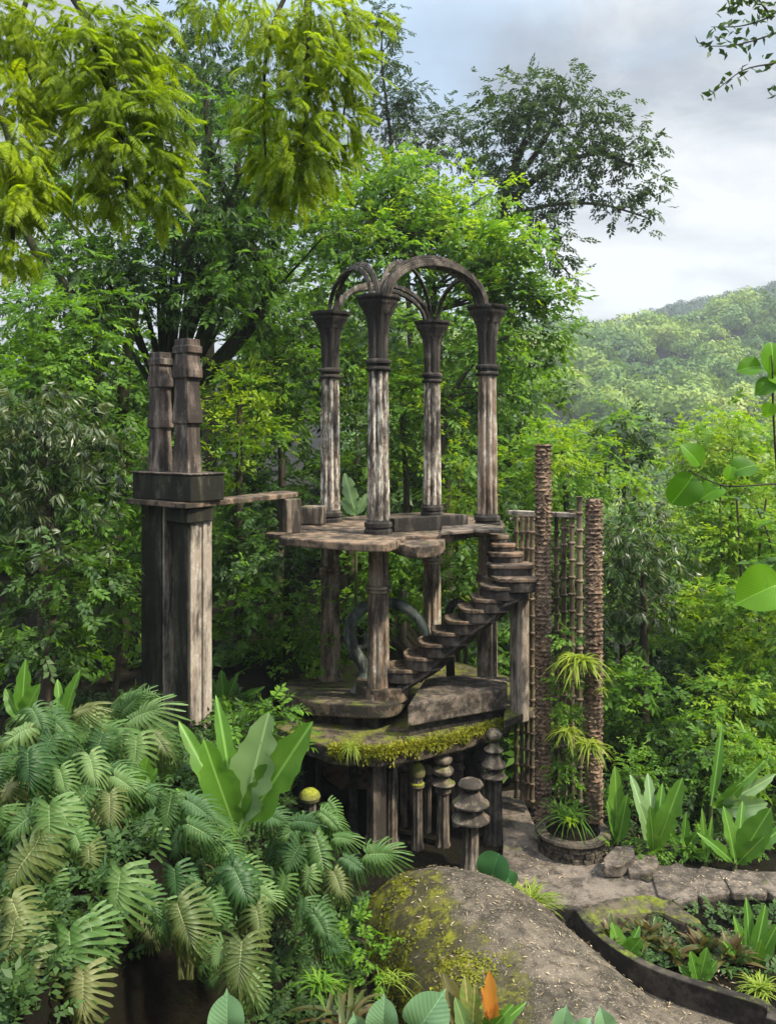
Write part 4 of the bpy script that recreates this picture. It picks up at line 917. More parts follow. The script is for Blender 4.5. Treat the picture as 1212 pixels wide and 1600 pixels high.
tree('sapling', 'thin-stemmed yellowish sapling thicket below the round-leaved twig', blob(1120, 840, 110, 80, 17.5, 20, 46, (28, 42), RB(66)), [('layer', 'lime', .9), ('broad', 'bright', .6)], 'lime', .42, 1.0, seed=67, limb=False,
     extra=[([(1160, 1000, 17.5), (1156, 880, 17.5), (1150, 780, 17.5)], .035, .02), ([(1186, 1000, 17.6), (1184, 880, 17.6), (1196, 780, 17.6)], .03, .02), ([(1200, 990, 17.2), (1204, 860, 17.2), (1180, 790, 17.2)], .03, .015)])
tree('golden_tree', 'golden-green spreading tree crown right of the dark hollow in the slope', blob(1130, 980, 100, 60, 15.8, 17.6, 36, (28, 42), RB(68)), [('layer', 'lime', .9), ('broad', 'bright', .5)], 'lime', .42, 1.1, seed=69)
tree('slope_shrub', 'dark green shrub in the hollow of the slope at the right', blob(1085, 1055, 60, 40, 15.5, 17, 12, (26, 40), RB(70)), 'broad', 'dark', .36, 1.0, cat='shrub', seed=71, r0=.05)
tree('slope_bush', 'mid-green bush below the drooping dark tree', blob(1000, 1110, 60, 80, 14, 15.4, 20, (26, 42), RB(72)), [('broad', 'mid', .9), ('layer', 'bright', .4)], 'mid', .36, 1.1, cat='shrub', seed=73, r0=.05)
tree('edge_bush', 'bright green bush at the right edge under the golden-green crown', blob(1150, 1110, 80, 65, 13.6, 15, 28, (26, 42), RB(74)), [('layer', 'lime', .6), ('broad', 'bright', .8)], 'bright', .36, 1.1, cat='shrub', seed=75, r0=.05)
tree('vine_bush', 'column-like mass of dark vine leaves above the blade-leaved plants', blob(1085, 1200, 32, 70, 12.4, 13.2, 14, (20, 32), RB(76)), [('broad', 'mid', .6), ('broad', 'dark', .9)], 'dark', .26, 1.2, cat='vine', seed=77, r0=.05)
tree('far_side_bush', 'low leafy bush between the post screen and lower platform', blob(795, 1090, 20, 90, 14, 15, 8, (18, 30), RB(78)), 'broad', 'mid', .28, 1.1, cat='shrub', seed=79, r0=.03)

tree('fern_bank', 'low bank of bright small leaves behind the blade-leaved plants, right of the planter', blob(1010, 1235, 60, 40, 12.2, 13.2, 14, (22, 34), RB(101)), [('broad', 'mid', .8), ('layer', 'bright', .5)], 'mid', .22, 1.2, cat='shrub', seed=102, r0=.02)
tree('edge_thicket', 'leafy green thicket filling the right edge above the arching banana-like leaves', blob(1170, 1200, 60, 50, 12.2, 13.4, 16, (22, 36), RB(103)), [('broad', 'bright', .7), ('layer', 'lime', .4)], 'bright', .24, 1.2, cat='shrub', seed=104, r0=.02)
tree('walkside_herbs', 'fringe of small green herbs along the back edge of the flagstone walk', [(960 + 26 * i, 1330 + 6 * math.sin(i * 2.1), 11.35 + .05 * i, 17 + 5 * math.sin(i * 1.7)) for i in range(11)], [('broad', 'bright', .7), ('broad', 'mid', .8)], 'bright', .13, .9, cat='herbs', seed=105, r0=.008)
tree('climber', 'leafy green climber winding up among the segmented posts above the planter', [(886 + 8 * math.sin(i * 1.3), 1000 + 22 * i, 12.0, 13 + 4 * math.sin(i * 2.3)) for i in range(12)], [('broad', 'mid', .8), ('broad', 'bright', .6)], 'mid', .15, 1.1, trunk=[(886, 1270, 12.05), (892, 1150, 12.05), (884, 1000, 12.05)], cat='vine', seed=108, r0=.016)
tree('bank_shrub', 'broad-leaved green shrub on the bank right behind the upright silvery blade', blob(395, 1150, 50, 50, 10.2, 11.0, 12, (22, 34), RB(106)), [('broad', 'mid', .9), ('broad', 'bright', .3)], 'mid', .2, 1.1, cat='shrub', seed=107, r0=.02)
# ---------------- the massed forest behind (nobody could count it): near backdrop and the far hillsides
def backdrop():
    rs = RB(90); Vs = []
    cl = fill([(-120, 560, 420, 1080, 22, 26)], rs, 120, (55, 85)) + fill([(400, 470, 850, 1060, 24, 28)], rs, 130, (50, 80)) + fill([(840, 800, 1320, 1330, 20, 26)], rs, 110, (45, 75)) + fill([(780, 690, 900, 900, 26, 29)], rs, 10, (40, 60)) + fill([(430, 980, 820, 1130, 18, 19.5)], rs, 20, (35, 55)) \
        + fill([(-100, 1000, 330, 1120, 13, 15)], rs, 22, (40, 60)) + fill([(840, 1130, 1320, 1330, 14, 16.5)], rs, 26, (32, 52)) \
        + fill([(-620, 520, -110, 1180, 13, 20)], rs, 46, (55, 85)) + fill([(1230, 820, 1800, 1330, 13.5, 19)], rs, 46, (45, 75))
    for kd, mt, sh in (('broad', 'mid', .7), ('broad', 'dark', .7), ('layer', 'bright', .5)):
        sel = [q for q in cl if rs.rand() < sh]
        o = leaf_object('forest_foliage', crown(sel, kd, .55, .95, rs), mt)
        set_props(o, {'mid': 'massed mid-green jungle foliage closing the gaps behind the ruins', 'dark': 'massed deep green jungle foliage closing the gaps behind the ruins', 'bright': 'massed lighter sprays of jungle foliage behind the ruins'}[mt], 'foliage', None, 'stuff')
    # dim high canopy far left, broken so that sky shows through
    cl = fill([(-120, 180, 240, 560, 24, 30)], rs, 24, (45, 70)) + fill([(330, 220, 560, 520, 26, 30)], rs, 16, (45, 65))
    o = leaf_object('canopy_foliage', crown(cl, 'broad', .6, .5, rs), 'umbrella')
    set_props(o, 'distant high canopy with sky showing between its leaves at the upper left', 'foliage', None, 'stuff')
backdrop()
def far_forest():
    rs = RB(95); P = []; S = []
    for _ in range(560):
        y = 70 + 250 * rs.rand() ** .9; x = (rs.uniform(560, 1330) - 606) * y / F
        P.append((x, y)); S.append(rs.uniform(4.0, 9.0) * (.55 + y / 500))
    P = np.array(P); S = np.array(S); Z = height(P[:, 0], P[:, 1]) + S * rs.uniform(.1, .55, len(S))
    a = rs.uniform(0, 6.28, len(S)); D = np.stack([np.cos(a), np.sin(a), np.zeros(len(S))], 1)
    o = leaf_object('hillside_forest', scatter('clump', np.stack([P[:, 0], P[:, 1], Z], 1), D, S, rs, .1), 'hill')
    set_props(o, 'hazy forested hillside of rounded crowns across the valley', 'forest', None, 'stuff')
    P = []; S = []
    for _ in range(260):
        y = rs.uniform(400, 475); x = (rs.uniform(1000, 1330) - 606) * y / F; P.append((x, y)); S.append(rs.uniform(5, 9))
    P = np.array(P); S = np.array(S); Z = height(P[:, 0], P[:, 1]) + S * .2
    a = rs.uniform(0, 6.28, len(S)); D = np.stack([np.cos(a), np.sin(a), np.zeros(len(S))], 1)
    o = leaf_object('ridge_forest', scatter('clump', np.stack([P[:, 0], P[:, 1], Z], 1), D, S, rs, .1), 'blue_hill')
    set_props(o, 'blue distant forested ridge above the hillside at the right', 'forest', None, 'stuff')
far_forest()
# ================================================================== PLANTS
def frame(base, fwd, up=(0, 0, 1)):
    x = Vector(fwd).normalized(); z = Vector(up); y = z.cross(x)
    if y.length < 1e-3: y = Vector((1, 0, 0)).cross(x)
    y.normalize(); z = x.cross(y)
    m = Matrix((x, y, z)).transposed().to_4x4(); m.translation = base; return m
def mesh_data(name, V, Fc, mat):
    me = bpy.data.meshes.new(name); me.from_pydata([tuple(v) for v in V], [], Fc); me.update()
    me.polygons.foreach_set('use_smooth', [True] * len(Fc)); me.materials.append(M[mat]); return me
def place(name, me, mtx, parent):
    o = bpy.data.objects.new(name, me); COL.objects.link(o); o.parent = parent
    m2 = mtx.copy(); m2.translation = mtx.translation - world_loc(parent); o.matrix_local = m2; return o

# --- split leaf (monstera / split-leaf philodendron), unit length, midrib along +x
def split_leaf(seed, mat, nf=9, droop=.35, open_=.42):
    rs = np.random.RandomState(seed); V, Fc = [], []; n = 9
    def mid(t): return Vector((t, 0, .10 * t - droop * .75 * t * t))
    for s in (1, -1):
        rays = []
        for k in range(nf + 1):                             # rays that bound and carry the fingers
            u = k / nf; t0 = -.03 + .60 * u ** .9
            ang = R(148 - 142 * u ** .9 + rs.uniform(-3, 3)); ln_ = (.42 + .20 * math.sin(math.pi * min(1, .08 + .75 * u))) * rs.uniform(.93, 1.07)
            rays.append((t0, ang, ln_))
        def ray(k, f):
            t0, ang, l = rays[k]; a2 = ang - R(26) * f * (ang / 2.6)
            b = mid(t0); return Vector((b.x + math.cos(a2) * l * f, s * math.sin(a2) * l * f, b.z))
        for k in range(nf):
            i0 = len(V); kd = rs.uniform(.6, 1.5); l = .5 * (rays[k][2] + rays[k + 1][2]) * rs.uniform(.85, 1.08); sl = rs.uniform(.24, .42); cut = rs.uniform(.44, .60)
            for j in range(n + 1):
                f = j / n; A = ray(k, f); B = ray(k + 1, f); c = (A + B) / 2; h = (B - A) / 2
                w = 1.01 if f <= sl else 1.01 + (cut - 1.01) * min(1, (f - sl) / .18)
                if f > .78: w *= max(.08, math.sqrt(max(0, 1 - ((f - .78) / .23) ** 2)))
                z = .05 * math.sin(math.pi * min(1, f * 1.25)) - droop * l * (.9 * f * f + .9 * f ** 3) * kd
                for q, dz in ((-1, 0), (0, -.010 * (f < .9)), (1, 0)):
                    p = c + h * w * q; V.append((p.x, p.y, c.z + z + dz))
            for j in range(n):
                a = i0 + j * 3
                for q in (0, 1):
                    f4 = (a + q, a + q + 1, a + q + 4, a + q + 3); Fc.append(f4 if s < 0 else tuple(reversed(f4)))
    return mesh_data('split_leaf', V, Fc, mat)
SPLIT = {k: [split_leaf(11 + 5 * i + j * 40, mt, nf, dr) for i, (nf, dr) in enumerate([(11, .35), (13, .6), (10, .48), (12, .8)])] for j, (k, mt) in enumerate([('f', 'monstera'), ('c', 'monstera_cool'), ('o', 'monstera_olive')])}
leafmark = []
def monstera(label, root, leaves, seed):
    """root: photo px,py,d of the stem foot; leaves: (px, py, d, size_px, angle of the midrib in the picture in degrees (0 right, -90 down), tilt towards the lens, tone)"""
    rs = RB(seed); b = at(*root); g = thing('split_leaf_plant', label, 'plant', b); m = MB()
    more = []
    for (px, py, d, sp, ang, tilt, tone) in leaves:        # smaller, deeper leaves behind the big ones
        for _ in range(2):
            if rs.rand() < .62: more.append((px + rs.uniform(-60, 40), py + rs.uniform(-30, 40), d + rs.uniform(.15, .4), sp * rs.uniform(.55, .85), ang + rs.uniform(-50, 50), tilt, tone if rs.rand() < .6 else 'fc'[rs.randint(0, 2)]))
    for (px, py, d, sp, ang, tilt, tone) in list(leaves) + more:
        L = sp * d / F * rs.uniform(.52, .72); c = at(px, py, d); a = R(ang + rs.uniform(-10, 10))
        fw = Vector((math.cos(a), -tilt * .55 - .12, math.sin(a))).normalized()
        up = Vector((0, -.62 - .3 * rs.rand(), .72)) + Vector((rs.uniform(-.25, .25), 0, 0))
        base = c - fw * L * .42
        mt = frame(base, fw, up) @ Matrix.Diagonal((L, L * rs.uniform(.82, 1.0), L, 1))
        place('leaf', SPLIT[tone][rs.randint(0, 4)], mt, g)
        mp = b.lerp(base, .5) + Vector((rs.uniform(-.08, .08), .12, .16)); pts = smooth_path([b + Vector((rs.uniform(-.05, .05), 0, 0)), mp, base + fw * L * .02], 4); m.tube(pts, lerp_list(.014, .007, len(pts)), n=6)
    m.build('stem', M['stem'], g, smooth=True, angle=80)
monstera('split-leaf plant with fresh pale fronds at the left edge, highest of the bank', (30, 1260, 7.6), [(20, 1150, 7.4, 95, -150, .5, 'f'), (62, 1128, 7.5, 100, -60, .4, 'c'), (18, 1195, 7.2, 80, -120, .5, 'f'), (98, 1140, 7.6, 100, -40, .5, 'f'), (136, 1106, 7.8, 80, 20, .2, 'o'), (70, 1175, 7.3, 90, -100, .5, 'c')], 1)
monstera('split-leaf plant below the twin tower with long pale fronds reaching right', (190, 1270, 7.9), [(176, 1150, 7.9, 110, -20, .4, 'f'), (232, 1112, 8.2, 120, 30, .2, 'f'), (208, 1096, 8.3, 90, 50, .1, 'f'), (256, 1166, 7.9, 90, -40, .4, 'o'), (150, 1178, 7.7, 90, -110, .5, 'c'), (212, 1180, 7.7, 90, -80, .5, 'f'), (120, 1160, 7.8, 80, -140, .4, 'f')], 2)
monstera('split-leaf plant with one broad blue-green hanging leaf at the left edge', (40, 1330, 7.0), [(44, 1212, 6.8, 118, -88, .6, 'c'), (8, 1240, 6.9, 80, -120, .4, 'o'), (100, 1225, 6.9, 80, -60, .5, 'f')], 3)
monstera('split-leaf plant bearing a drooping straw-coloured leaf in its middle', (150, 1340, 7.2), [(146, 1206, 7.0, 110, -60, .6, 'f'), (172, 1268, 6.8, 105, -86, .8, 'o'), (198, 1225, 7.1, 90, -30, .4, 'f'), (236, 1240, 7.2, 100, -10, .4, 'c'), (120, 1255, 6.9, 90, -130, .5, 'f')], 4)
monstera('split-leaf plant with a wide starburst leaf and olive heart at mid bank', (80, 1420, 6.4), [(78, 1298, 6.3, 135, -70, .6, 'f'), (30, 1290, 6.4, 100, -150, .4, 'f'), (125, 1320, 6.3, 100, -60, .5, 'f'), (140, 1350, 6.2, 90, -80, .5, 'o'), (60, 1340, 6.2, 100, -100, .5, 'c')], 5)
monstera('split-leaf plant with a straw-coloured leaf spread flat at the left edge', (20, 1440, 6.0), [(26, 1362, 5.9, 125, -120, .5, 'o'), (80, 1395, 6.0, 90, -90, .5, 'f'), (5, 1400, 5.9, 90, -100, .6, 'f')], 6)
monstera('split-leaf plant with the roundest pale fan-shaped leaf above the dark hollow', (190, 1480, 6.3), [(183, 1405, 6.0, 132, -88, .7, 'f'), (118, 1428, 6.1, 100, -120, .5, 'f'), (235, 1415, 6.2, 80, -50, .4, 'c'), (150, 1380, 6.2, 90, -130, .3, 'c')], 7)
monstera('split-leaf plant with large yellowing leaf hanging over the dark hollow', (110, 1580, 5.4), [(112, 1508, 5.3, 175, -80, .7, 'f'), (60, 1520, 5.4, 130, -100, .7, 'o'), (150, 1470, 5.5, 120, -50, .5, 'f'), (130, 1560, 5.2, 120, -80, .7, 'o')], 8)
monstera('split-leaf plant with greyish fronds low at the left edge', (10, 1560, 5.2), [(32, 1440, 5.4, 130, -60, .6, 'o'), (14, 1486, 5.2, 140, -90, .8, 'o'), (40, 1540, 5.1, 120, -80, .7, 'o'), (4, 1560, 5.0, 110, -100, .7, 'f'), (60, 1475, 5.3, 100, -40, .5, 'f')], 9)
monstera('split-leaf plant with pale horizontal comb-like fronds under the upright blades', (310, 1400, 7.2), [(318, 1300, 6.9, 125, -12, .5, 'f'), (318, 1268, 7.1, 115, -20, .4, 'c'), (262, 1275, 7.1, 100, -100, .4, 'f'), (355, 1330, 6.9, 90, -30, .5, 'f'), (270, 1325, 7.0, 90, -120, .5, 'c'), (226, 1330, 6.9, 90, -100, .5, 'f'), (215, 1290, 7.0, 90, -150, .5, 'c')], 10)
monstera('split-leaf plant with golden-green leaf at the centre of the bank', (290, 1530, 6.4), [(290, 1452, 6.1, 130, -60, .7, 'o'), (250, 1440, 6.2, 90, -100, .5, 'f'), (330, 1425, 6.3, 90, -40, .5, 'f'), (275, 1385, 6.4, 90, -80, .5, 'c')], 11)
monstera('split-leaf plant with cool green hand-shaped leaves right of the bank centre', (385, 1460, 6.9), [(380, 1388, 6.6, 120, -50, .6, 'c'), (350, 1375, 6.7, 90, -130, .5, 'c'), (405, 1445, 6.5, 85, -70, .6, 'o'), (415, 1400, 6.7, 80, -20, .4, 'f'), (345, 1405, 6.6, 80, -100, .5, 'f')], 12)
monstera('split-leaf plant with a striped pale leaf hanging lowest over the dark hollow', (370, 1590, 6.1), [(374, 1516, 5.9, 125, -82, .8, 'o'), (340, 1495, 6.0, 80, -120, .5, 'f')], 13)
monstera('split-leaf plant with small blue-green leaf beside the rock left of the vault', (500, 1500, 7.6), [(504, 1450, 7.3, 88, -50, .6, 'c'), (470, 1425, 7.4, 70, -110, .5, 'c')], 14)
monstera('split-leaf plant with tiered fresh fronds before the undercroft stub pillar', (490, 1440, 8.6), [(486, 1284, 8.4, 110, 10, .3, 'c'), (454, 1300, 8.4, 90, -150, .4, 'f'), (505, 1345, 8.2, 120, -60, .6, 'f'), (455, 1345, 8.2, 100, -120, .5, 'c'), (540, 1310, 8.3, 80, 0, .4, 'f'), (530, 1385, 8.1, 90, -70, .6, 'o'), (480, 1380, 8.1, 90, -95, .6, 'f'), (520, 1285, 8.4, 80, -30, .4, 'f'), (440, 1390, 8.0, 80, -100, .5, 'f')], 15)
monstera('split-leaf frond reaching right across the square pillar foot', (560, 1400, 8.3), [(600, 1334, 8.2, 110, 8, .3, 'f'), (555, 1350, 8.2, 80, -20, .4, 'c')], 16)

# --- long blades (banana, heliconia, bird-of-paradise leaves)
def blade_mesh(seed, mat, wid=.17, bend=.25, tip=1.0, torn=0.0, stalk=.12):
    rs = np.random.RandomState(seed); n = 18; V, Fc = [], []
    for j in range(n + 1):
        t = j / n; z = -bend * t * t; x = t * (1 - .18 * bend * t)
        if t < stalk: wv = .012
        else:
            u = (t - stalk) / (1 - stalk); wv = wid * (math.sin(math.pi * u ** .8) ** .62) * (1 - .15 * u) + .006 * (1 - u)
        for q in (-1, -.5, 0, .5, 1):
            wz = .30 * abs(q) * wv * (1 - .3 * t) + .018 * math.sin(t * 23 + q * 2 + seed) * abs(q) * wv * 4
            V.append((x + abs(q) * wv * .25, q * wv * ((1 + rs.uniform(-torn, torn)) * (.62 if rs.rand() < torn * .6 else 1) if abs(q) == 1 else 1), z + wz))
    for j in range(n):
        for q in range(4):
            a = j * 5 + q; Fc.append((a, a + 5, a + 6, a + 1))
    return mesh_data('blade', V, Fc, mat)
def blades(name, label, cat, root, specs, mat, seed, wid=.15, mats=None):
    """specs: (tip px, tip py, width px, d_tip, facing) from the root"""
    b = at(*root); zg = hz(b.x, b.y); g = thing(name, label, cat, b)
    for i, sp in enumerate(specs):
        tx, ty, wp, dt = sp[:4]; fc = sp[4] if len(sp) > 4 else 0.0; bend = sp[5] if len(sp) > 5 else .12
        tip = at(tx, ty, dt); v = tip - b; L = v.length; wl = wp * dt / F / 2 / L
        up = Vector((fc, -1, .25)); fw = (v.normalized() + up.normalized() * bend * .8).normalized()
        me = blade_mesh(seed * 10 + i, (mats[i] if mats else mat), wl, bend, torn=.14)
        place('leaf', me, frame(b, fw, up) @ Matrix.Diagonal((L, L, L, 1)), g)
    m = MB(); z0 = min(zg, b.z) - .05; m.tube([Vector((b.x, b.y + .03, z0)), Vector((b.x, b.y + .02, (z0 + b.z) / 2)), b + Vector((0, 0, .03))], [.04, .035, .02], n=8); m.build('stalk', M['stem'], g, smooth=True)
    return g
blades('blade_leaved_plant', 'tall upright blade-leaved plant, one leaf silvery pale, beside the tower foot', 'plant', (372, 1308, 7.9), [(338, 1082, 30, 8.1, .5), (279, 1124, 36, 8.0, .6), (318, 1156, 62, 7.7, .2), (420, 1112, 74, 7.8, -.1, .05), (489, 1126, 66, 7.7, -.3, .05), (275, 1232, 30, 7.6, .3)], 'banana', 1, mats=['banana', 'banana', 'banana', 'banana_pale', 'banana', 'banana'])
blades('blade_leaved_plant', 'blade-leaved plant with two short green leaves at the upper left edge of the bank', 'plant', (34, 1130, 8.2), [(40, 1030, 26, 8.2, .2), (62, 1068, 30, 8.1, -.3), (8, 1075, 22, 8.2, .4)], 'banana', 2)
blades('blade_leaved_plant', 'blade-leaved plant with a single folded leaf leaning right above the left fronds', 'plant', (98, 1140, 8.4), [(124, 1046, 26, 8.4, -.5), (90, 1060, 18, 8.5, .5)], 'banana', 3)
blades('blade_leaved_plant', 'small blade-leaved plant in shadow between the left fronds and tower', 'plant', (222, 1240, 7.6), [(230, 1184, 32, 7.5, 0), (205, 1200, 22, 7.6, .4), (246, 1200, 22, 7.6, -.4)], 'banana', 4)
blades('blade_leaved_plant', 'blue-green blades standing right behind the twin tower foot', 'plant', (350, 1110, 12.6), [(346, 1046, 22, 12.6, .2), (372, 1050, 20, 12.6, -.4), (395, 1080, 18, 12.4, -.6), (332, 1060, 18, 12.7, .4), (414, 1072, 16, 12.3, -.6)], 'banana', 5)
blades('blade_leaved_plant', 'single broad upright blade close to the round planter', 'plant', (964, 1322, 11.6), [(960, 1196, 28, 11.7, .1, .05), (948, 1250, 16, 11.6, .4), (980, 1240, 22, 11.5, -.3)], 'banana', 6)
blades('blade_leaved_plant', 'clump of banana-like blades with grey drooping tips right of the planter', 'plant', (1020, 1336, 11.4), [(1066, 1214, 34, 11.4, -.4, .05), (985, 1208, 26, 11.6, .5), (1012, 1206, 26, 11.7, .1), (1035, 1222, 22, 11.6, -.1), (1000, 1255, 26, 11.2, .3), (1046, 1270, 24, 11.2, -.2), (1016, 1262, 22, 11.0, 0)], 'banana', 7, mats=['banana', 'banana_pale', 'banana_pale', 'banana', 'banana_pale', 'banana', 'banana'])
blades('blade_leaved_plant', 'slender upright yellow-green blade standing alone above the flagstones', 'plant', (1102, 1350, 11.2), [(1096, 1262, 12, 11.2, .1, .03), (1112, 1275, 10, 11.2, -.2)], 'banana', 8)
blades('blade_leaved_plant', 'wide arching banana-like leaves over the flagstones at the right edge', 'plant', (1148, 1352, 11.2), [(1204, 1262, 44, 11.0, -.6, .12), (1130, 1258, 24, 11.4, .3), (1160, 1250, 22, 11.5, -.1), (1090, 1300, 20, 11.1, .7, .25), (1190, 1310, 26, 10.9, -.6, .3), (1225, 1290, 24, 11.2, -.6, .2)], 'banana', 9)
blades('blade_leaved_plant', 'pale drooping blades crossing in front of the vine-covered mass', 'plant', (1110, 1262, 12.0), [(1192, 1262, 40, 11.5, .2, .4), (1160, 1240, 26, 11.6, .2, .4), (1216, 1210, 22, 12.0, .2, .2), (1128, 1130, 16, 12.2, -.3, .1), (1206, 1180, 18, 12.0, 0, .2)], 'banana_pale', 10, mats=['banana_pale', 'banana', 'banana_pale', 'banana', 'banana'])
blades('blade_leaved_plant', 'giant pale blade seen between the left and front upper columns', 'plant', (556, 808, 16.2), [(538, 738, 26, 16.2, .3, .1), (575, 770, 18, 16.2, -.3), (530, 780, 16, 16.0, .5)], 'banana_pale', 11)
blades('blade_leaved_plant', 'drooping blades low behind the flagstones, beside the lone yellow-green blade', 'plant', (1064, 1336, 11.8), [(1040, 1290, 22, 11.6, .3, .3), (1090, 1300, 20, 11.6, -.3, .3), (1072, 1268, 16, 11.8, 0), (1110, 1330, 16, 11.4, -.4, .4)], 'banana', 12)

# --- tufts
def tuft(name, label, cat, root, n, L, wd, mat, seed, spread=1.0, droop=.9, group=None, fans=None, up=.9):
    rs = RB(seed); b = at(*root); V, Fc = [], []
    for i in range(n):
        a = rs.uniform(0, 6.283); el = rs.uniform(.15, 1.0) * up; l = L * rs.uniform(.6, 1.1)
        d = Vector((math.cos(a) * (1 - .55 * el) * spread, math.sin(a) * (1 - .55 * el) * spread, el)).normalized(); s = Vector((-math.sin(a), math.cos(a), 0)); k = 6; i0 = len(V); o = Vector((rs.normal(0, .12), rs.normal(0, .12), 0)) * L
        for j in range(k + 1):
            t = j / k; p = b + o + d * l * t + Vector((0, 0, -droop * .55 * l * t * t)); ww = wd * (1 - t ** 2.2) * .5 + .0006
            V += [p - s * ww + Vector((0, 0, ww * .5)), p, p + s * ww + Vector((0, 0, ww * .5))]
        for j in range(k):
            for q in (0, 1): c = i0 + j * 3 + q; Fc.append((c, c + 1, c + 4, c + 3))
    me = mesh_data(name, V, Fc, mat); me.transform(Matrix.Translation(-b)); o = bpy.data.objects.new(name, me); COL.objects.link(o); o.location = b
    return set_props(o, label, cat, group, 'thing')
tuft('grass_tuft', 'yellow-green grass tuft between the humped vault and the path', 'grass tuft', (824, 1416, 10.0), 210, .52, .016, 'grass', 1, .9, .8)
tuft('grass_tuft', 'spiky yellow-green tuft behind the trough curb at the right edge', 'grass tuft', (1186, 1546, 8.8), 90, .30, .016, 'grass', 2)
tuft('grass_tuft', 'small grass tuft hanging from the mossy platform rim', 'grass tuft', (548, 1168, 11.42), 110, .26, .010, 'grass', 3, 1, 1.6)
tuft('grass_tuft', 'fine grass tuft growing on the mossy rim above the bulb-capped pillar', 'grass tuft', (640, 1157, 11.75), 60, .15, .008, 'grass', 4, 1, 1.4)
tuft('grass_tuft', 'low grass tuft at the foot of the lower rounded step', 'grass tuft', (962, 1376, 10.9), 40, .16, .010, 'grass', 5)
tuft('bromeliad', 'big yellow-green bromeliad clinging between the two rough columns', 'bromeliad', (903, 1035, 11.7), 130, .50, .036, 'brom', 6, 1.1, 1.5)
tuft('bromeliad', 'smaller bromeliad below the big one, against the tallest rough column', 'bromeliad', (886, 1145, 11.7), 80, .36, .028, 'brom', 7, 1.1, 1.5)
tuft('bromeliad', 'green bromeliad low on the shorter rough column', 'bromeliad', (922, 1165, 11.5), 80, .36, .028, 'brom', 8, 1.1, 1.5)
tuft('bromeliad', 'little pale bromeliad on the right flank of the shorter rough column', 'bromeliad', (940, 1078, 11.7), 26, .15, .018, 'brom', 9, 1, 1.5)
tuft('planter_fern', 'dark fern growing inside the round planter', 'fern', (882, 1276, 11.7), 80, .55, .022, 'mid', 10, .8, 1.0)
tuft('planter_herb', 'small bright herb at the front of the round planter soil', 'herb', (892, 1284, 11.35), 34, .14, .03, 'lime', 11, 1, .9)
for i, (x, y, d, L, lb) in enumerate([(962, 1470, 9.5, .40, 'reddish bromeliad nearest the mossy wall in the planting bed'), (1012, 1470, 9.6, .46, 'upright red-green bromeliad in the middle of the planting bed'), (1052, 1500, 9.3, .42, 'bronze bromeliad in front, touching the trough curb'), (1096, 1490, 9.5, .44, 'red-green bromeliad right of the bronze one in the planting bed'), (1140, 1500, 9.3, .40, 'dark bromeliad under the strap leaves at the right of the bed')]):
    tuft('bed_bromeliad', lb, 'bromeliad', (x, y, d), 26, L, .085, 'red_brom', 30 + i, .8, .55, up=1.0)
blades('strap_plant', 'fresh green strap leaf rising among the reddish bromeliads', 'plant', (972, 1500, 9.3), [(1002, 1466, 30, 9.2, -.3), (955, 1440, 26, 9.4, .4), (1000, 1446, 18, 9.4, -.2)], 'banana', 13)
blades('strap_plant', 'tall green strap leaves at the right edge behind the spiky tuft', 'plant', (1170, 1530, 9.4), [(1166, 1400, 22, 9.6, .2), (1196, 1412, 24, 9.5, -.3), (1146, 1430, 20, 9.5, .4), (1216, 1440, 24, 9.3, -.5), (1130, 1470, 20, 9.2, .5), (1190, 1470, 26, 9.2, -.1)], 'banana', 14)
blades('strap_plant', 'bright strap leaves beside the trough curb, left of the spiky tuft', 'plant', (1090, 1540, 9.0), [(1078, 1486, 26, 9.0, .3), (1104, 1480, 24, 9.0, -.3), (1060, 1510, 18, 9.0, .4), (1120, 1500, 18, 9.0, -.4)], 'banana', 15)

# --- broad ear-shaped leaves
def ear_mesh(seed, mat, round_=False):
    n, k = 20, 8; V, Fc = [(0, 0, 0)], []
    for r in range(1, k + 1):
        for i in range(n * 2):
            t = math.pi * i / n; f = r / k
            if round_: x, y = .48 + .5 * math.cos(t), .5 * math.sin(t)
            else:
                rad = .50 + .10 * math.cos(t) - .06 * math.cos(2 * t) + (.10 if i == 0 else 0); x, y = .34 + rad * math.cos(t), rad * .86 * math.sin(t)
            x, y = .34 + (x - .34) * f, y * f
            V.append((x, y, .38 * abs(y) - .42 * x * x + .05 * math.sin(9 * x + seed) * abs(y) + .035 * math.sin(seed + 5 * y + 3 * x) * f * f + 0))
    V[0] = (.34, 0, -.42 * .34 ** 2); N = n * 2
    Fc = [(0, 1 + i, 1 + (i + 1) % N) for i in range(N)] + [(1 + (r - 1) * N + i, 1 + r * N + i, 1 + r * N + (i + 1) % N, 1 + (r - 1) * N + (i + 1) % N) for r in range(1, k) for i in range(N)]
    return mesh_data('ear', V, Fc, mat)
def ear_plant(name, label, root, specs, mat, seed, cat='plant', rnd=False, thick=.012):
    """specs: (px, py, d, size px, picture angle, lean)"""
    rs = RB(seed); b = at(*root); g = thing(name, label, cat, b); m = MB()
    for i, (px, py, d, sp, ang, ln_) in enumerate(specs):
        L = sp * .82 * d / F; a = R(ang); fw = Vector((math.cos(a), -.25, math.sin(a))).normalized(); up = Vector((ln_, -.8, .62)); base = at(px, py, d) - fw * L * .45
        place('leaf', ear_mesh(seed + i, mat, rnd), frame(base, fw, up) @ Matrix.Diagonal((L, L, L, 1)), g)
        pts = smooth_path([b, b.lerp(base, .5) + Vector((0, .05, .03)), base + fw * L * .08], 4); m.tube(pts, lerp_list(thick, thick * .5, len(pts)), n=6)
    m.build('stem', M['stem'], g, smooth=True); return g
ear_plant('ear_leaved_plant', 'single broad cool-green heart-shaped leaf beside the back of the humped vault', (776, 1420, 10.1), [(770, 1358, 10.0, 66, -115, -.2), (796, 1376, 10.1, 36, -60, .3)], 'ear_dark', 3)
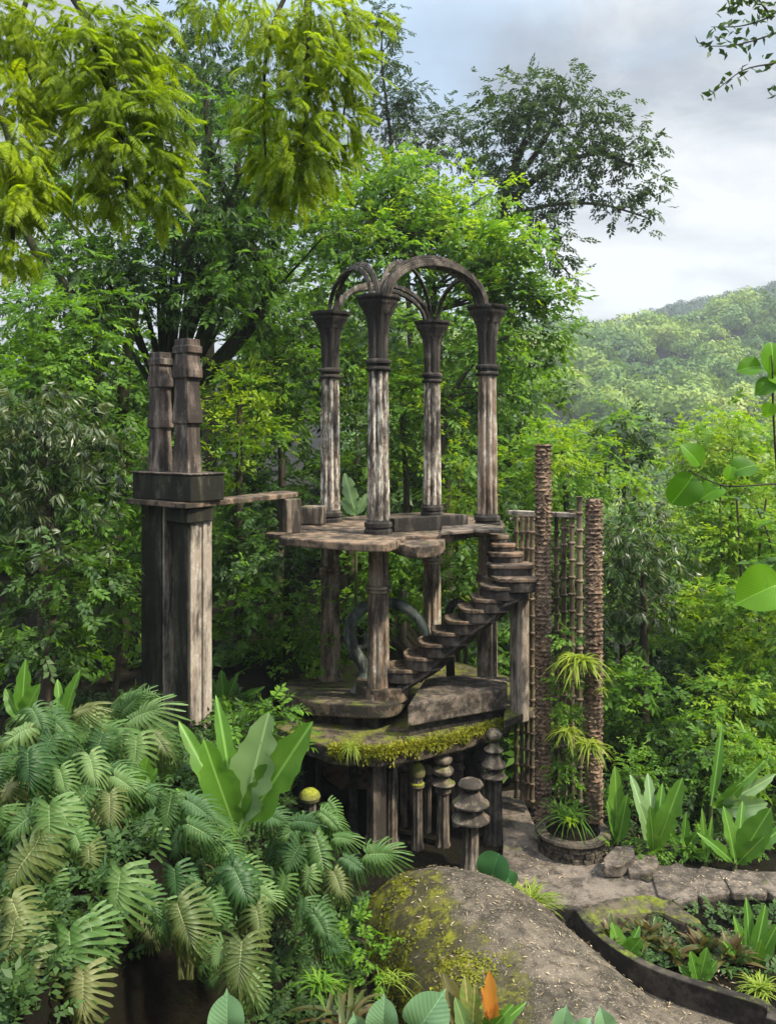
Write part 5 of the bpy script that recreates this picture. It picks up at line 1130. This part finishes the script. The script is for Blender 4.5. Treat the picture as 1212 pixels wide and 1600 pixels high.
ear_plant('ear_leaved_plant', 'pale round-leaved plant at the bottom edge under the vault flank', (640, 1660, 6.6), [(598, 1592, 6.7, 66, 95, -.2), (668, 1588, 6.5, 90, 60, .1), (560, 1610, 6.8, 50, 110, -.2)], 'ear', 4)
ear_plant('ear_leaved_plant', 'lone pale green pointed leaf at the bottom edge in front of the dark hollow', (356, 1660, 5.6), [(354, 1588, 5.6, 72, 92, 0)], 'ear', 5)
ear_plant('ear_leaved_plant', 'pair of small pale leaves peeping up at the bottom edge below the vault', (880, 1640, 6.6), [(880, 1596, 6.6, 44, 80, 0), (944, 1600, 6.6, 46, 100, 0), (912, 1606, 6.6, 34, 60, 0)], 'ear', 6)
ear_plant('ear_leaved_plant', 'small cool-green leaf in the bottom left corner', (0, 1640, 4.8), [(4, 1586, 4.8, 40, 70, 0)], 'ear', 7)
blades('croton', 'croton with curled brown, cream and yellow-green leaves in front of the vault', 'plant', (735, 1640, 6.8), [(694, 1522, 40, 6.9, .5, .35), (726, 1524, 34, 6.8, .2, .1), (742, 1540, 30, 6.7, 0, .1), (800, 1572, 36, 6.7, -.4, .3), (712, 1560, 30, 6.6, .3, .1), (822, 1566, 22, 6.8, -.6, .3), (786, 1590, 30, 6.6, -.3, .2)], 'croton', 16, mats=['red_brom', 'croton', 'croton', 'banana', 'banana_pale', 'banana', 'banana'])
blades('orange_bract', 'upright orange flower bracts standing in the croton', 'flower', (768, 1612, 6.75), [(764, 1516, 24, 6.75, 0, .03), (774, 1566, 18, 6.7, -.2, .1), (752, 1540, 12, 6.8, .2, .1)], 'orange', 17)
tree('ground_fern', 'bright small-leaved green plant hugging the mossy left flank of the vault', [(566, 1448, 8.0, 26), (590, 1480, 7.9, 24), (560, 1490, 7.8, 26), (590, 1520, 7.7, 20), (545, 1465, 7.9, 20)], 'broad', 'bright', .13, .9, r0=.012, cat='plant', seed=80, sub=6)
tuft('grass_tuft', 'thin arching grass over the small burrow at the vault foot', 'grass tuft', (612, 1530, 7.6), 40, .3, .008, 'grass', 12, 1, 1.3)
tuft('grass_tuft', 'broad dark grass blades at the bottom edge right of the dark hollow', 'grass tuft', (540, 1600, 6.9), 22, .55, .05, 'red_brom', 13, 1, 1.0)
tuft('fern', 'green fern fringe between the bank fronds and the dark grass blades', 'fern', (500, 1540, 7.2), 60, .3, .02, 'bright', 15, 1, 1.1)

# --- the twigs that hang in near the lens on the right
tw = thing('round_leaved_twig', 'thin twig with large round glossy leaves entering from the right edge', 'branch', at(1230, 600, 4.4)); m = MB()
for pts, r in [([(1290, 760, 4.6), (1225, 756, 4.5), (1180, 758, 4.45), (1140, 760, 4.4), (1110, 752, 4.4), (1075, 735, 4.4)], .006), ([(1225, 900, 4.6), (1212, 720, 4.5), (1207, 640, 4.45), (1206, 580, 4.4), (1204, 555, 4.4)], .007), ([(1125, 757, 4.4), (1124, 800, 4.4), (1125, 845, 4.4)], .003)]:
    p = smooth_path([at(*q) for q in pts], 4); m.tube(p, lerp_list(r, r * .5, len(p)), n=6)
m.build('stem', M['bark'], tw, smooth=True)
for i, (px, py, sp, ang, ln_) in enumerate([(1174, 572, 44, 180, .2), (1208, 562, 60, 80, .2), (1196, 604, 42, 200, -.3), (1084, 712, 48, 120, .1), (1070, 762, 66, 235, .3), (1112, 766, 50, 200, -.5), (1160, 730, 48, 30, -.5), (1140, 740, 30, 70, .2), (1200, 640, 30, 250, 0), (1215, 590, 40, 10, 0)]):
    L = sp * .8 * 4.4 / F; a = R(ang); fw = Vector((math.cos(a), -.2, math.sin(a))).normalized(); up = Vector((ln_, -.75, .5)); base = at(px, py, 4.4) - fw * L * .45
    place('leaf', ear_mesh(50 + i, 'round', i % 3 != 2), frame(base, fw, up) @ Matrix.Diagonal((L, L, L, 1)), tw)
ear_plant('ear_leaved_plant', 'vivid green broad leaf reaching in from the right edge over the golden-green crown', (1300, 1120, 5.0), [(1190, 922, 5.0, 95, 195, .2), (1236, 930, 5.0, 70, 170, .2)], 'round', 60)
bt = thing('dark_twig', 'dark small-leaved twig hanging in at the upper right corner', 'branch', at(1260, -20, 8)); rs = RB(61); m = MB(); P, D = [], []
for pts in [[(1270, -40, 8), (1210, 20, 8), (1160, 40, 8), (1110, 42, 8)], [(1280, 20, 8), (1215, 50, 8), (1150, 70, 8), (1092, 72, 8)], [(1280, 60, 8), (1220, 95, 8), (1160, 110, 8), (1105, 152, 8)], [(1240, -60, 8), (1190, -20, 8), (1150, 5, 8), (1135, 14, 8)], [(1200, 20, 8), (1185, 0, 8), (1180, -20, 8)], [(1260, 90, 8), (1225, 130, 8), (1212, 150, 8)]]:
    p = smooth_path([at(*q) for q in pts], 5); m.tube(p, lerp_list(.012, .003, len(p)), n=5)
    for i, q in enumerate(p):
        for _ in range(3 if i < len(p) - 1 else 2):
            P.append(q + Vector(rs.normal(0, .035, 3))); D.append(rs.normal(0, 1, 3) + np.array([0, 0, -.4]))
m.build('stem', M['bark'], bt, smooth=True)
P, D = np.array([tuple(p) for p in P]), np.array(D); n = len(P)
leaf_object('leaves', leaf_quads(P, unit(D), rs.normal(0, 1, (n, 3)), rs.uniform(.07, .12, n), rs.uniform(.035, .055, n)), 'dark', bt)

# --- moss, litter, low cover (uncountable)
def moss_strip():
    rs = RB(71); P = []
    def along(pts, n, wd, dz=0):
        q = [at(*p) for p in pts]; sp = smooth_path(q, 12)
        for _ in range(n):
            a = sp[rs.randint(0, len(sp))]; P.append((a.x + rs.normal(0, .03), a.y + rs.normal(0, wd), a.z + rs.normal(dz, .012)))
    rim = [(p[0], p[1]) for p in fr]
    for i in range(1, len(rim) - 1):
        a, b = rim[i], rim[i + 1]
        for _ in range(2400):
            t = rs.rand(); q_ = .5 + .5 * math.sin(t * 7 + i * 2.6) * math.sin(t * 17 + i)
            if rs.rand() > .25 + q_: continue
            dz = abs(rs.normal(0, .055)) * (.3 + 1.1 * q_); P.append((a[0] + (b[0] - a[0]) * t, a[1] + (b[1] - a[1]) * t + (abs(rs.normal(0, .08)) if dz < .03 else 0) - .025, Z_L + .012 - dz))
    P = np.array(P); n = len(P); D = rs.normal(0, 1, (n, 3)) + np.array([0, -.6, .2])
    o = leaf_object('moss', leaf_quads(P, unit(D), rs.normal(0, .4, (n, 3)) + np.array([0, -.3, 1]), rs.uniform(.03, .09, n), rs.uniform(.012, .03, n)), 'moss')
    set_props(o, 'bright yellow-green moss cushion along the platform rim', 'moss', None, 'stuff')
moss_strip()
def moss_vault():
    rs = RB(72); P, N = [], []
    for _ in range(6500):
        t = rs.uniform(.03, .8); a = rs.uniform(-1, -.36) + .16 * math.sin(t * 17) + .1 * math.sin(t * 41)
        if rs.rand() < .16: t = rs.uniform(.1, 1); a = rs.uniform(.9, 1.0)
        elif math.sin(t * 23 + a * 9) + rs.normal(0, .5) < -.25: continue
        p = dome_fn(t, a); q = (dome_fn(t + .01, a) - p).cross(dome_fn(t, a + .01) - p).normalized(); q = q if q.z > 0 else -q
        P.append(tuple(p + q * .004)); N.append(tuple(q))
    P, N = np.array(P), np.array(N); n = len(P); D = rs.normal(0, 1, (n, 3)); D -= N * (D * N).sum(1, keepdims=True) * .8
    o = leaf_object('moss', leaf_quads(P, unit(D), N + rs.normal(0, .3, (n, 3)), rs.uniform(.02, .06, n), rs.uniform(.012, .03, n), fold=.3), 'moss')
    set_props(o, 'yellow-green moss coating the left flank and right edge of the humped vault', 'moss', None, 'stuff')
moss_vault()
def litter():
    rs = RB(73); P, N = [], []
    for _ in range(1000):
        t = rs.uniform(.06, 1); a = rs.uniform(-.55, .98); p = dome_fn(t, a); q = (dome_fn(t + .01, a) - p).cross(dome_fn(t, a + .01) - p).normalized(); q = q if q.z > 0 else -q
        P.append(tuple(p + q * .008)); N.append(tuple(q))
    for x0, y0, x1, y1, z, n in ((800, 1260, 1000, 1420, .405, 500), (860, 1450, 1180, 1595, .345, 420), (1030, 1360, 1200, 1395, .53, 70), (930, 1330, 1020, 1360, .61, 14)):
        for _ in range(n):
            p = atz(rs.uniform(x0, x1), rs.uniform(y0, y1), z); P.append((p.x, p.y, z + .006)); N.append((0, 0, 1))
    P, N = np.array(P), np.array(N); n = len(P); D = rs.normal(0, 1, (n, 3)); D -= N * (D * N).sum(1, keepdims=True) * .93
    o = leaf_object('fallen_leaves', leaf_quads(P, unit(D), N + rs.normal(0, .25, (n, 3)), rs.uniform(.02, .075, n) , rs.uniform(.006, .018, n), fold=.5, droop=-.15), 'litter')
    set_props(o, 'dry fallen leaves scattered over vault, path and trough', 'leaf litter', None, 'stuff')
litter()
def cover():
    rs = RB(74); P = []
    for _ in range(9000):
        x = rs.uniform(-4.6, 0.2); y = rs.uniform(4.6, 12.5)
        if x > -.3 and y > 6 or (y > 10.5 and x > -1.3) or (y < 7.2 and x > -1.85): continue
        P.append((x, y, hz(x, y) + rs.uniform(.0, .12)))
    for _ in range(1300):
        x = rs.uniform(2.6, 7); y = rs.uniform(9, 14)
        if y < 11.75 and (y > 10.3 or x < 2.6): continue
        P.append((x, y, hz(x, y) + rs.uniform(0, .15)))
    P = np.array(P); n = len(P); D = rs.normal(0, 1, (n, 3)); D[:, 2] = abs(D[:, 2]) * .6
    o = leaf_object('ground_cover', scatter('broad', P, D, rs.uniform(.10, .22, n), rs), 'dark')
    set_props(o, 'dark low leafy cover on the bank under the split-leaf plants and behind the walk', 'ground cover', None, 'stuff')
cover()
# ------------------------------------------------------------------ the air of the valley
def haze():
    m, nt, nd, ln = new_mat('valley_air')
    v = nd('VolumePrincipled'); v.inputs['Color'].default_value = (.82, .91, 1, 1); v.inputs['Density'].default_value = HAZE; v.inputs['Anisotropy'].default_value = .2
    o = nd('OutputMaterial'); ln(v.outputs[0], o.inputs['Volume'])
    b = MB(); b.box((0, 268, 37), (860, 600, 130)); ob = b.build('haze', m)
    set_props(ob, 'thin bluish haze hanging in the valley air', 'haze', None, 'stuff')
HAZE = .00055
haze()
